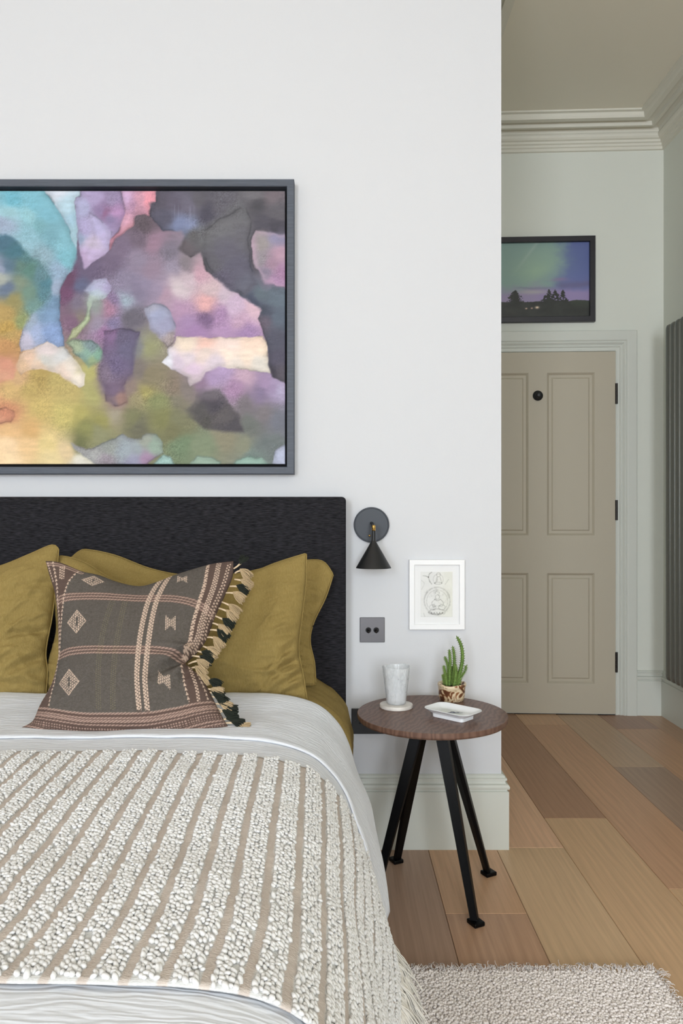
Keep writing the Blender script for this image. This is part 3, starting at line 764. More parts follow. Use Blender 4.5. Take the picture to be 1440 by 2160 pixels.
# bedding cross-section: half profile mirrored about the bed's middle
XC = -.8
half = [(0, .618), (.3, .621), (.55, .619), (.66, .611), (.73, .590), (.775, .552), (.806, .508), (.826, .458), (.848, .405), (.866, .340), (.880, .290), (.888, .250), (.892, .21)]
HP = spline(half, 400)
HS = np.concatenate([[0], np.cumsum(np.linalg.norm(np.diff(HP, axis=0), axis=1))])
SMAX = HS[-1]
def bed_xz(s):
    a = np.abs(s)
    x = np.interp(a, HS, HP[:, 0]); z = np.interp(a, HS, HP[:, 1])
    dx = np.interp(a + .004, HS, HP[:, 0]) - np.interp(np.maximum(a - .004, 0), HS, HP[:, 0])
    dz = np.interp(a + .004, HS, HP[:, 1]) - np.interp(np.maximum(a - .004, 0), HS, HP[:, 1])
    l = np.sqrt(dx * dx + dz * dz) + 1e-9
    sg = np.where(s < 0, -1.0, 1.0)
    return XC + sg * x, z, sg * (-dz / l), dx / l       # position, outward normal
def foot_drop(Y): return .36 * sstep(.62, .40, Y) ** 1.0
def bed_surface(S, Y, off):
    """world position for cloth coordinates; includes corner flare near the head end and soft waves"""
    x, z, nx, nz = bed_xz(S)
    over = np.clip((np.abs(S) - .80) / (SMAX - .80), 0, 1)
    fl_ = .036 * sstep(1.62, 1.86, Y) * over ** 1.2
    wav = .007 * fbm(S * 5, Y * 5, 5, 3) * (1 - over) + over * (.010 * np.sin(Y * 13 + 1.1) + .006 * fbm(S * 4, Y * 9, 6, 3))
    o = off + wav
    sg = np.where(S < 0, -1.0, 1.0)
    X = x + nx * o + sg * fl_
    Z = np.maximum(z + nz * o - foot_drop(Y), .12)
    return np.stack([X, Y, Z], -1)
def cloth(name, s0, s1, ns, far, near, nt, off, m, parent=None, thick=.004, extra=None):
    S, T = np.meshgrid(np.linspace(s0, s1, ns), np.linspace(0, 1, nt), indexing='ij')
    yf = far(S); yn = near(S)
    Y = yf + (yn - yf) * T
    P = bed_surface(S, Y, off if np.isscalar(off) else off(S, Y))
    if extra is not None: P = extra(P, S, Y, T)
    V = P.reshape(-1, 3); n = len(V)
    # thickness: inner copy plus rim
    Pu = bed_surface(S, Y, (off if np.isscalar(off) else off(S, Y)) - thick)
    if extra is not None: Pu = extra(Pu, S, Y, T)
    V = np.vstack([V, Pu.reshape(-1, 3)])
    Q = [grid_q(ns, nt, 0, True), grid_q(ns, nt, n, False)]
    ring = [i * nt for i in range(ns)] + [(ns - 1) * nt + j for j in range(1, nt)] + [i * nt + nt - 1 for i in range(ns - 2, -1, -1)] + [j for j in range(nt - 2, 0, -1)]
    r = np.array(ring); r2 = np.roll(r, -1)
    Q.append(np.stack([r, r2, r2 + n, r + n], -1))
    return quads_np(name, V, np.vstack(Q), m, parent, True)

M_olive = mat('olive_linen', rgb(152, 131, 80), 0.95, col2=rgb(140, 120, 70), vscale=(260, 260, 60), bump=0.3, bscale=(420, 420, 160), spec=0.1, detail=6)
def crinkle_mat(name, c1, c2):
    m = bpy.data.materials.new(name); m.use_nodes = True
    nt = m.node_tree; N = nt.nodes; L = nt.links
    p = N['Principled BSDF']; p.inputs['Roughness'].default_value = .85; p.inputs['Specular IOR Level'].default_value = .2
    tc = N.new('ShaderNodeTexCoord'); mp = N.new('ShaderNodeMapping'); mp.inputs['Scale'].default_value = (5, 24, 14)
    L.new(tc.outputs['Object'], mp.inputs['Vector'])
    w = N.new('ShaderNodeTexWave'); w.bands_direction = 'Y'; w.inputs['Scale'].default_value = 1.1; w.inputs['Distortion'].default_value = 14; w.inputs['Detail'].default_value = 3; w.inputs['Detail Scale'].default_value = 1.4
    L.new(mp.outputs[0], w.inputs['Vector'])
    n = N.new('ShaderNodeTexNoise'); n.inputs['Scale'].default_value = 3.0; n.inputs['Detail'].default_value = 5
    L.new(mp.outputs[0], n.inputs['Vector'])
    a = N.new('ShaderNodeMath'); a.operation = 'ADD'
    L.new(w.outputs['Fac'], a.inputs[0]); L.new(n.outputs['Fac'], a.inputs[1])
    b = N.new('ShaderNodeBump'); b.inputs['Strength'].default_value = .22; b.inputs['Distance'].default_value = .004
    L.new(a.outputs[0], b.inputs['Height']); L.new(b.outputs[0], p.inputs['Normal'])
    p.inputs['Base Color'].default_value = c1
    return m
M_cover = crinkle_mat('white_matelasse', rgb(230, 233, 239), None)

# olive duvet under the coverlet, bulging beside the pillows
def far_cov(s): return 2.165 - .43 * sstep(.80, SMAX, np.abs(s)) ** 1.0 - .01 * np.sin(s * 9)
def olive_extra(P, S, Y, T):
    P = P.copy()
    e = sstep(.005, .09, Y - far_cov(S))             # 0 under the coverlet, 1 clear of its edge
    b = e * sstep(.45, .75, np.abs(S)) * sstep(1.22, .8, np.abs(S))
    P[..., 0] += np.sign(S) * .022 * e * sstep(.7, .80, np.abs(S)) * sstep(.95, .86, np.abs(S))
    P[..., 2] += .022 * b + .014 * fbm(S * 14, Y * 10, 31, 4) * e
    return P
ol = cloth('duvet', -.93, .93, 150, lambda s: 2.555 + 0 * s, lambda s: 1.75 + 0 * s, 80, -.006, M_olive, None, .012, olive_extra)
tag(ol, 'olive green linen duvet showing beside the pillows under the white coverlet', 'duvet')

cov_parent = cloth('coverlet', -SMAX + .02, SMAX - .03, 220, far_cov, lambda s: .42 + 0 * s, 180, .010, M_cover, None, .008)
tag(cov_parent, 'white crinkled cotton coverlet draped over the bed', 'coverlet')
def far_fold(s): return far_cov(s) + .006
def near_fold(s): return 1.772 + .012 * np.sin(s * 4 + 1) - .11 * sstep(.80, SMAX, np.abs(s))
def fold_off(S, Y):
    e = (Y - near_fold(S)); return .0150 + .0022 * sstep(0, .01, e) * sstep(.05, .0, e) + .010 * sstep(2.02, 2.16, Y) * sstep(1.0, .75, np.abs(S))
fo = cloth('folded_top', -SMAX + .03, SMAX - .035, 240, far_fold, near_fold, 70, fold_off, M_cover, cov_parent, .004)

# ------------------------------------------------------------------ striped tufted throw
TH_FAR, TH_NEAR = 1.648, .845
SHEM = 1.115
def far_thr(s): return TH_FAR + .010 * np.sin(s * 7) + .006 * vnoise(s * 60, s * 0, 3)
def near_thr(s): return TH_NEAR + .02 * sstep(-.6, .2, -s) * 1.0 - .012 * np.sin(s * 5)
PITCH = .0425
def wig(Y): return .022 * sstep(1.64, 1.10, Y) - .008 * sstep(1.02, .86, Y) + .004 * np.sin(Y * 9)
PH = (.800 - .272) - .022
def stripe_phase(S, Y): return ((S - wig(Y) - PH) / PITCH)       # integer = centre of a tan stripe
def throw_mat():
    m = attr_mat('throw_weave', .95, bump=.4, bscale=(250, 400, 250), spec=.1)
    return m
ns, nt = 760, 72
S, T = np.meshgrid(np.linspace(-SHEM, SHEM, ns), np.linspace(0, 1, nt), indexing='ij')
Yt = far_thr(S) + (near_thr(S) - far_thr(S)) * T
TOFF = .020
P = bed_surface(S, Yt, TOFF)
n = P.reshape(-1, 3).shape[0]
Pu = bed_surface(S, Yt, TOFF - .003)
ring = [i * nt for i in range(ns)] + [(ns - 1) * nt + j for j in range(1, nt)] + [i * nt + nt - 1 for i in range(ns - 2, -1, -1)] + [j for j in range(nt - 2, 0, -1)]
r = np.array(ring); r2 = np.roll(r, -1)
Q = np.vstack([grid_q(ns, nt, 0, True), grid_q(ns, nt, n, False), np.stack([r, r2, r2 + n, r + n], -1)])
M_throw = throw_mat()
thr = quads_np('throw_blanket', np.vstack([P.reshape(-1, 3), Pu.reshape(-1, 3)]), Q, M_throw, None, True)
ph = stripe_phase(S, Yt).ravel(); fr = np.abs(ph - np.round(ph))
tan = sstep(.155, .125, fr)
weft = .5 + .5 * np.sin(Yt.ravel() * 2 * math.pi / .021)
Ct = np.array([214, 214, 212.]) * (1 - tan[:, None]) + np.array([200, 188, 178.]) * tan[:, None]
Ct += (10 * tan * (weft > .93))[:, None]
set_paint(thr, np.vstack([Ct, Ct]))
tag(thr, 'cream throw with tan stripes, looped tufts and fringe across the bed', 'throw')
# tufts
def blob_template(nlat=4, nlon=6):
    V = [(0, 0, 1)]
    for i in range(1, nlat):
        a = math.pi * i / nlat
        for j in range(nlon):
            b = 2 * math.pi * j / nlon
            V.append((math.sin(a) * math.cos(b), math.sin(a) * math.sin(b), math.cos(a)))
    V.append((0, 0, -1)); Fq = []
    for j in range(nlon): Fq.append((0, 1 + j, 1 + (j + 1) % nlon))
    for i in range(nlat - 2):
        for j in range(nlon):
            a = 1 + i * nlon + j; b = 1 + i * nlon + (j + 1) % nlon
            Fq += [(a, a + nlon, b), (b, a + nlon, b + nlon)]
    L_ = len(V) - 1
    for j in range(nlon): Fq.append((L_, 1 + (nlat - 2) * nlon + (j + 1) % nlon, 1 + (nlat - 2) * nlon + j))
    return np.array(V, float), np.array(Fq)
def blobs(name, C, A, B, N_, m, parent, tmpl):
    """instances of the template with axes A,B,N (n,3 arrays incl. scale)"""
    TV, TF = tmpl
    V = C[:, None, :] + TV[None, :, 0:1] * A[:, None, :] + TV[None, :, 1:2] * B[:, None, :] + TV[None, :, 2:3] * N_[:, None, :]
    Fc = (TF[None] + (np.arange(len(C)) * len(TV))[:, None, None]).reshape(-1, 3)
    return quads_np(name, V.reshape(-1, 3), Fc, m, parent, True)
ss = []; yy = []; side = []
kmin, kmax = int(math.floor((-SHEM - PH) / PITCH)), int(math.ceil((SHEM - PH) / PITCH))
for kk in range(kmin, kmax):
    for row, f in enumerate((.225, .365, .50, .635, .775)):
        ny = 96
        y = np.linspace(TH_NEAR + .006, TH_FAR - .002, ny) + (row % 2) * .005 + RNG.normal(0, .0016, ny)
        s = PH + (kk + f) * PITCH + wig(y) + RNG.normal(0, .0009, ny)
        keep = (np.abs(s) < SHEM - .004) & (y > near_thr(s) - .004) & (y < far_thr(s) + .006) & (RNG.random(ny) > .05)
        keep &= (s > -.2) | (row % 2 == 0)
        ss.append(s[keep]); yy.append(y[keep])
ss = np.concatenate(ss); yy = np.concatenate(yy)
c0 = bed_surface(ss, yy, TOFF + .0016); e = 1e-3
tS = bed_surface(ss + e, yy, TOFF + .0016) - c0; tS /= np.linalg.norm(tS, axis=1, keepdims=True)
tY = bed_surface(ss, yy + e, TOFF + .0016) - c0; tY /= np.linalg.norm(tY, axis=1, keepdims=True)
nn = np.cross(tS, tY); nn *= np.sign(nn[:, 2:3] + .3); nn /= np.linalg.norm(nn, axis=1, keepdims=True)
an = RNG.normal(.55, .35, len(ss))[:, None]
a_ = (tS * np.cos(an) + tY * np.sin(an)); b_ = (-tS * np.sin(an) + tY * np.cos(an))
sz = RNG.uniform(.8, 1.2, len(ss))[:, None]
tilt = RNG.normal(0, .25, (len(ss), 1))
M_tuft = mat('throw_tuft', rgb(229, 228, 226), .95, var=.04, vscale=(60, 60, 60), spec=.1)
tf = blobs('tufts', c0, a_ * .0036 * sz, (b_ + nn * tilt) * .0058 * sz, nn * .0029 * sz, M_tuft, thr, blob_template())
tag(tf, kind='stuff')
# fringe along the hanging side edges
M_fringe = mat('throw_fringe', rgb(230, 225, 216), .95, spec=.1)
def fringe(sgn):
    n_ = 900; y = np.sort(RNG.uniform(TH_NEAR, TH_FAR - .004, n_))
    clump = np.round(y / .022) * .022
    root = bed_surface(np.full(n_, sgn * (SHEM - .004)), y, TOFF)
    ln = RNG.uniform(.06, .105, n_)
    t = np.linspace(0, 1, 7)
    tgt_y = clump + RNG.normal(0, .008, n_) - .01
    out = sgn * (.030 + .014 * np.sin(clump * 95) + RNG.normal(0, .007, n_))
    Pth = np.zeros((n_, 7, 3))
    Pth[..., 0] = root[:, None, 0] + out[:, None] * t ** .8 + .002 * np.sin(t * 9 + y[:, None] * 300)
    Pth[..., 1] = root[:, None, 1] + (tgt_y - y)[:, None] * t + .003 * np.sin(t * 7 + y[:, None] * 500)
    Pth[..., 2] = root[:, None, 2] - ln[:, None] * t
    R_ = np.full((n_, 7), .0015) * np.linspace(1, .7, 7)[None]
    V, Qf = tubes_np(Pth, R_, 4)
    f = quads_np('fringe', V, Qf, M_fringe, thr, True); tag(f, kind='stuff')
fringe(1); fringe(-1)

# ------------------------------------------------------------------ pillows
def on_plane(u, v, Y0, z0, kk):
    b = (CY - np.asarray(v, float)) / F; a = (np.asarray(u, float) - CX) / F
    Y = (Y0 + kk * (EYE - z0)) / (1 - kk * b)
    return np.stack([a * Y, Y, EYE + b * Y], -1)
def coons(top, bot, lef, rig, n, m):
    Tp, Bt = spline(top, n), spline(bot, n); Lf, Rt = spline(lef, m), spline(rig, m)
    u = np.linspace(0, 1, n)[:, None, None]; v = np.linspace(0, 1, m)[None, :, None]
    return (1 - v) * Tp[:, None] + v * Bt[:, None] + (1 - u) * Lf[None] + u * Rt[None] \
        - ((1 - u) * (1 - v) * Tp[0] + u * (1 - v) * Tp[-1] + (1 - u) * v * Bt[0] + u * v * Bt[-1])
def pillow(name, bounds, plane, thick, n, m_, material, wr=.006, seed=0, pw=.5, parent=None, seam=True, back=1.0, folds=(), wsc=7.0):
    px_ = coons(*bounds, n, m_)
    Y0, z0, kk = plane
    base = on_plane(px_[..., 0], px_[..., 1], Y0, z0, kk)
    nrm = Vector((0, -1, kk)).normalized()
    u = np.linspace(0, 1, n)[:, None]; v = np.linspace(0, 1, m_)[None, :]
    bul = (np.maximum(1 - (2 * u - 1) ** 2, 0) ** pw) * (np.maximum(1 - (2 * v - 1) ** 2, 0) ** pw)
    bul = bul * (.86 + .22 * v)
    edge = np.minimum(1, bul * 2.2)
    wk = fbm(u * wsc + v * 2, v * wsc * .8 - u, seed, 4) * edge + .8 * fbm(u * 3, v * 22, seed + 5, 3) * np.exp(-((u - .0) / .12) ** 2) * edge + .8 * fbm(u * 3, v * 20, seed + 6, 3) * np.exp(-((u - 1) / .12) ** 2) * edge
    ua, va = u + .12 * fbm(u * 3, v * 3, seed + 30, 2), v + .12 * fbm(u * 3, v * 3, seed + 31, 2)
    rid = lambda a, b, sd: np.maximum(0, 1 - 3.2 * np.abs(fbm(a, b, sd, 2)))
    low = sstep(.15, .95, v) * .6 + sstep(.45, 1, np.abs(2 * u - 1)) * .8
    crs = rid(ua * 9 + va * 5, va * 3 - ua * 2, seed + 12) + .8 * rid(va * 10 - ua * 4, ua * 3 + va, seed + 14) + .5 * rid(ua * 4, va * 16 + ua * 5, seed + 16)
    disp = thick * bul + wr * wk + wr * .55 * crs * low * edge
    for (fa, fb, w_, d_) in folds:      # creases in pixel space of the rest shape: (a),(b), width px, depth m
        ax_, ay_ = fa; bx_, by_ = fb; ex, ey = bx_ - ax_, by_ - ay_
        t = np.clip(((px_[..., 0] - ax_) * ex + (px_[..., 1] - ay_) * ey) / (ex * ex + ey * ey), 0, 1)
        d = np.hypot(px_[..., 0] - ax_ - ex * t, px_[..., 1] - ay_ - ey * t)
        disp = disp - d_ * np.exp(-(d / w_) ** 2) * (1 - .8 * t) * edge + .6 * d_ * np.exp(-((d - 2 * w_) / w_) ** 2) * (1 - .8 * t) * edge
    N_ = np.array(nrm)
    Fv = base + N_ * disp[..., None]
    Bv = base - N_ * (thick * back * bul - wr * .5 * wk * 0)[..., None]
    V = np.vstack([Fv.reshape(-1, 3), Bv.reshape(-1, 3)]); c = n * m_
    Q = np.vstack([grid_q(n, m_, 0, True), grid_q(n, m_, c, False)])
    o = quads_np(name, V, Q, material, parent, True)
    bm = bmesh.new(); bm.from_mesh(o.data)
    # weld front and back along the rim
    bm.verts.ensure_lookup_table()
    rim = [i * m_ for i in range(n)] + [i * m_ + m_ - 1 for i in range(n)] + list(range(1, m_ - 1)) + [(n - 1) * m_ + j for j in range(1, m_ - 1)]
    tm = {bm.verts[c + i]: bm.verts[i] for i in rim}
    bmesh.ops.weld_verts(bm, targetmap=tm)
    bm.to_mesh(o.data); bm.free()
    o.data.polygons.foreach_set('use_smooth', np.ones(len(o.data.polygons), dtype=bool))
    if seam:
        ringp = np.vstack([base[:, 0], base[-1, 1:], base[::-1, -1][1:], base[0, ::-1][1:]])
        tube('seam', ringp[::2], .0022, material, o, 5, False)
    return o, px_

# rear right pillow
o, _ = pillow('pillow', ([(140, 1186), (168, 1162), (190, 1160), (245, 1172), (320, 1200), (400, 1214), (500, 1210), (590, 1190), (655, 1181), (684, 1186), (703, 1212)],
                         [(112, 1446), (250, 1450), (400, 1452), (550, 1450), (666, 1444)],
                         [(140, 1186), (128, 1270), (122, 1340), (116, 1405), (112, 1446)],
                         [(703, 1212), (686, 1262), (662, 1312), (654, 1352), (663, 1398), (666, 1444)]), (2.405, .62, .36), .075, 140, 100, M_olive, .020, 3, .55, back=.8,
               folds=[((668, 1400), (560, 1350), 8, .02), ((690, 1262), (610, 1300), 8, .015)])
tag(o, 'olive linen pillow leaning on the charcoal headboard behind another olive pillow', 'pillow', 'olive pillows')
# front right pillow
o, _ = pillow('pillow', ([(104, 1180), (130, 1173), (178, 1186), (240, 1222), (320, 1244), (420, 1240), (510, 1216), (580, 1188), (646, 1167)],
                         [(96, 1480), (230, 1484), (400, 1486), (540, 1483), (648, 1478)],
                         [(104, 1180), (114, 1270), (119, 1330), (104, 1390), (94, 1438), (96, 1480)],
                         [(646, 1167), (645, 1230), (637, 1300), (630, 1370), (640, 1428), (648, 1478)]), (2.235, .60, .27), .09, 170, 120, M_olive, .016, 8, .5,
               folds=[((640, 1385), (560, 1440), 7, .022), ((645, 1415), (575, 1462), 6, .018), ((632, 1350), (585, 1400), 6, .012), ((640, 1450), (560, 1476), 7, .016)])
tag(o, 'olive linen pillow directly behind the fringed brown cushion', 'pillow', 'olive pillows')
# left pillow
o, _ = pillow('pillow', ([(-420, 1160), (-330, 1178), (-200, 1215), (-90, 1218), (0, 1194), (60, 1170), (108, 1150), (124, 1157)],
                         [(-410, 1478), (-250, 1482), (-150, 1483), (0, 1481), (96, 1475)],
                         [(-420, 1160), (-400, 1260), (-396, 1330), (-400, 1398), (-410, 1478)],
                         [(124, 1157), (118, 1230), (110, 1300), (97, 1372), (100, 1418), (96, 1475)]), (2.205, .60, .27), .09, 170, 120, M_olive, .017, 19, .5,
               folds=[((104, 1330), (20, 1345), 6, .015), ((98, 1385), (30, 1420), 7, .018), ((100, 1450), (10, 1440), 7, .014)])
tag(o, 'olive linen pillow standing apart from the stacked pair', 'pillow', 'olive pillows')

# ------------------------------------------------------------------ patterned cushion
def c3(x, y): return (60 + x * .34722, 1150 + y * .34722)       # detail coordinates to pixels
topc = [c3(*p) for p in [(104, 96), (150, 98), (210, 112), (330, 162), (430, 185), (560, 232), (680, 252), (780, 228), (880, 188), (1000, 148), (1130, 112), (1245, 96)]]
botc = [c3(*p) for p in [(-50, 1110), (20, 1140), (90, 1148), (250, 1160), (480, 1178), (620, 1168), (800, 1160), (950, 1172), (1080, 1155), (1225, 1125)]]
lefc = [c3(*p) for p in [(104, 96), (130, 190), (160, 290), (178, 420), (185, 600), (180, 720), (140, 860), (70, 980), (25, 1070), (-50, 1110)]]
rigc = [c3(*p) for p in [(1245, 96), (1240, 190), (1195, 300), (1135, 430), (1085, 560), (1030, 640), (955, 712), (1000, 760), (1060, 820), (1105, 900), (1160, 1010), (1225, 1125)]]
M_cush = attr_mat('woven_cushion', .95, bump=.35, bscale=(420, 420, 420), spec=.1)
CPL = (1.868, .636, .62)
cush, cpx = pillow('cushion', (topc, botc, lefc, rigc), CPL, .075, 360, 340, M_cush, .004, 44, .5, seam=False, back=.9, wsc=4.0,
                   folds=[(c3(960, 715), c3(780, 840), 9, .02), (c3(985, 700), c3(800, 690), 7, .010), (c3(990, 760), c3(930, 900), 7, .010)])
cx3 = (cpx[..., 0].ravel() - 60) / .34722; cy3 = (cpx[..., 1].ravel() - 1150) / .34722
Cc = np.zeros((len(cx3), 3)); Cc[:] = (90, 84, 78)
Cc += (7 * vnoise(cx3 / 4, cy3 / 4, 5) + 5 * vnoise(cx3 / 9, cy3 / 2.5, 6))[:, None]
cream = np.array([205, 180, 160.]); pinkish = np.array([176, 148, 134.]); brown = np.array([92, 75, 68.])
def lay(mask, col, a=1.0):
    global Cc
    k = (np.clip(mask, 0, 1) * a)[:, None]; Cc = Cc * (1 - k) + np.asarray(col, float) * k
# border fields
L1 = [(150, 100), (180, 230), (190, 360), (202, 500), (192, 690), (150, 860), (60, 1000)]
L2 = [(315, 170), (255, 270), (228, 400), (214, 600), (202, 700), (180, 850), (150, 1010)]
d2, a2, _ = line_sd(cx3, cy3, L2)
lay(sstep(-2, 2, d2 * 1.0), brown, .85) if False else None
lx2 = np.interp(cy3, [170, 270, 400, 600, 700, 850, 1010], [315, 255, 228, 214, 202, 180, 150])
lay(sstep(3, -3, cx3 - lx2), brown, .9)
rx2 = np.interp(cy3, [100, 280, 400, 520, 640, 715, 740, 850, 970, 1030], [1085, 1070, 1035, 1005, 980, 935, 940, 955, 985, 1000])
lay(sstep(-3, 3, cx3 - rx2), brown, .9)
# horizontal triple bands
for pts_, offs, w_ in (([(160, 372), (230, 352), (400, 352), (600, 360), (750, 366), (900, 372), (1040, 400), (1140, 446)], (-18, 0, 18), 5.0),
                       ([(185, 700), (300, 690), (500, 696), (700, 700), (850, 698), (965, 718)], (-19, 0, 19), 5.0)):
    d, a, L_ = line_sd(cx3, cy3, pts_)
    lay(sstep(28, 24, np.abs(d)), brown, .8)
    for of in offs:
        lay(sstep(w_ + 1.5, w_ - 1.5, np.abs(d - of)) * (.72 + .28 * np.sign(np.sin(a / 3.2 + d / 2))), pinkish, .95)
# top hem
d, a, _ = line_sd(cx3, cy3, [(110, 110), (210, 130), (330, 178)])
for of in (0, 14): lay(sstep(5, 3, np.abs(d - of)), pinkish, .8)
# bottom band
db, ab, _ = line_sd(cx3, cy3, [(-60, 965), (60, 995), (180, 1026), (400, 1060), (700, 1060), (900, 1026), (1000, 996), (1140, 958), (1240, 930)])
lay(sstep(-3, 3, db), brown, 1.0)
tw = .7 + .3 * np.sign(np.sin(ab / 3.5 + db / 1.8))
for of, w_, cc_ in ((2, 6, pinkish), (26, 5, pinkish), (42, 8, pinkish), (62, 4, pinkish), (120, 5, pinkish), (138, 4, pinkish)):
    lay(sstep(w_ + 1.5, w_ - 1.5, np.abs(db - of)) * tw, cc_, .95)
k = (db > 74) & (db < 108)
lay(np.where(k, (np.sin(ab / 2.6) > 0) & (np.sin(db / 2.1) > -.2), 0).astype(float), pinkish, .8)
k = db > 146
lay(np.where(k, (np.sin(ab / 2.6) > .2) & (np.sin(db / 2.1) > 0), 0).astype(float), pinkish, .6)
# dashed verticals
def dashes(pts_, offs, w_, per, duty, col=cream, al=.95, lim=0):
    d, a, L_ = line_sd(cx3, cy3, pts_)
    for i, of in enumerate(offs):
        on = ((a / per + .37 * i) % 1.0) < duty
        lay(sstep(w_ + 1.2, w_ - 1.2, np.abs(d - of)) * on * (a > 1) * (a < L_ - 1), col, al)
def triangles(pts_, w_, per, col=cream):
    d, a, L_ = line_sd(cx3, cy3, pts_)
    f = (a / per) % 1.0
    lay(((np.abs(d) < w_ * f) & (f < .8) & (a > 1) & (a < L_ - 1)).astype(float), col, .9)
VA = [(822, 205), (778, 300), (748, 400), (722, 550), (706, 700), (697, 850), (704, 1045)]
VB = [(866, 195), (826, 300), (797, 400), (774, 550), (758, 700), (744, 850), (751, 1045)]
for vv in (VA, VB):
    d, a, _ = line_sd(cx3, cy3, vv); lay(sstep(18, 15, np.abs(d)), brown, .35)
    dashes(vv, (-9, 2, 11), 4.6, 19, .72)
for vv in ([(535, 385), (495, 560), (470, 760), (462, 1045)], [(610, 385), (585, 560), (562, 760), (548, 1045)]):
    dashes(vv, (-14, -2, 10), 2.2, 13, .45, (140, 132, 92), .55)
triangles(L1, 11, 24); triangles(L2, 9, 24)
dashes([(215, 140), (218, 230)], (-12, 0, 12), 4, 17, .65)
dashes([(118, 110), (160, 240)], (0,), 4, 17, .6)
R1 = [(1095, 125), (1080, 270), (1045, 400), (1015, 520), (990, 640), (945, 712)]
R2 = [(1160, 115), (1142, 240), (1100, 380), (1062, 500), (1035, 600), (990, 672)]
R3 = [(1222, 115), (1190, 250), (1122, 420), (1088, 500), (1062, 610)]
dashes(R1, (-6, 6), 4, 17, .6); triangles(R1, 9, 34); dashes(R2, (-10, 0, 10), 4, 17, .62); dashes(R3, (-6, 6), 4, 20, .5)
R4 = [(946, 738), (960, 850), (992, 985)]; R5 = [(985, 752), (1030, 880), (1046, 975)]; R6 = [(1015, 765), (1072, 880), (1098, 955)]
triangles(R4, 11, 27); dashes(R5, (-5, 5), 4.4, 19, .6); triangles(R6, 9, 27)
# diamonds and bow ties of running stitches
def stitch_lattice(x, y): 
    row = np.floor(y / 11)
    return (((y / 11) % 1.0) < .58) & ((((x + row * 8) / 16) % 1.0) < .72)
for (ox, oy, rx_, ry_, sk) in ((408, 243, 70, 38, .10), (326, 512, 61, 74, 0), (285, 878, 67, 80, 0)):
    x = cx3 - ox; y = cy3 - oy - x * sk
    q = np.abs(x) / rx_ + np.abs(y) / ry_
    hole = (np.hypot(np.abs(x) / .62, np.abs(np.abs(y) - ry_ * .2)) < ry_ * .17)
    lay(((q < 1) & ~hole & (stitch_lattice(y + 100, x + 100) | (q > .93))).astype(float), cream, .95)
for (ox, oy, w_, h_, sk) in ((945, 232, 32, 27, -.05), (889, 527, 31, 48, 0), (850, 868, 36, 46, -.35)):
    x = cx3 - ox; y = cy3 - oy + x * sk
    k = (np.abs(x) < w_) & (np.abs(y) < h_ * (.38 + .62 * np.abs(x) / w_))
    lay((k & (((x / 10.5) % 1.0) < .62) & (((y / 16 + np.floor(x / 10.5) * .5) % 1.0) < .8)).astype(float), cream, .95)
# crop the colours to welded vertex order (front grid first, back afterwards)
nv = len(cush.data.vertices)
full = np.zeros((nv, 3)); full[:] = (92, 78, 72)
co = np.empty(nv * 3, dtype=np.float32); cush.data.vertices.foreach_get('co', co)
full[:len(Cc)] = Cc
set_paint(cush, full)
tag(cush, 'brown woven cushion with cream stitched diamonds and tasselled edge, on the white coverlet', 'cushion')
# tassels on the right-hand edge
def c4(x, y): return (380 + x * .19438, 1150 + y * .19438)
cords = [((590, 250), (650, 215), -60, 1), ((600, 300), (650, 270), 35, 0), ((598, 372), (655, 382), 25, 0), ((548, 447), (612, 447), 20, 1), ((505, 518), (575, 518), 30, 0), ((458, 620), (530, 650), 38, 0), ((418, 685), (505, 712), 45, 0), ((378, 768), (462, 805), 35, 1),
         ((348, 845), (420, 865), 45, 0), ((322, 920), (405, 920), 40, 1), ((300, 1000), (362, 1000), 50, 0), ((255, 1100), (292, 1115), 28, 0), ((190, 1150), (235, 1165), 15, 1), ((130, 1200), (215, 1212), 20, 1), ((100, 1285), (180, 1250), 30, 0), ((120, 1335), (165, 1320), 40, 0),
         ((190, 1412), (215, 1400), 50, 0), ((242, 1470), (312, 1470), 20, 1), ((288, 1560), (332, 1568), 10, 0), ((300, 1600), (345, 1600), 20, 1), ((335, 1645), (387, 1648), 25, 1), ((388, 1722), (432, 1722), 15, 0), ((415, 1775), (460, 1800), 20, 1), ((432, 1815), (490, 1792), -5, 1), ((455, 1890), (502, 1892), -15, 1),
         ((498, 1930), (562, 1930), 0, 1), ((545, 2000), (628, 1985), -8, 0)]
M_cord = mat('tassel_cord', rgb(214, 190, 158), .9)
M_tb = mat('tassel_beige', rgb(190, 165, 128), .95, var=.25, vscale=(300, 300, 300))
M_td = mat('tassel_dark', rgb(30, 36, 26), .95, var=.3, vscale=(300, 300, 300))
pn = np.array(Vector((0, -1, CPL[2])).normalized())
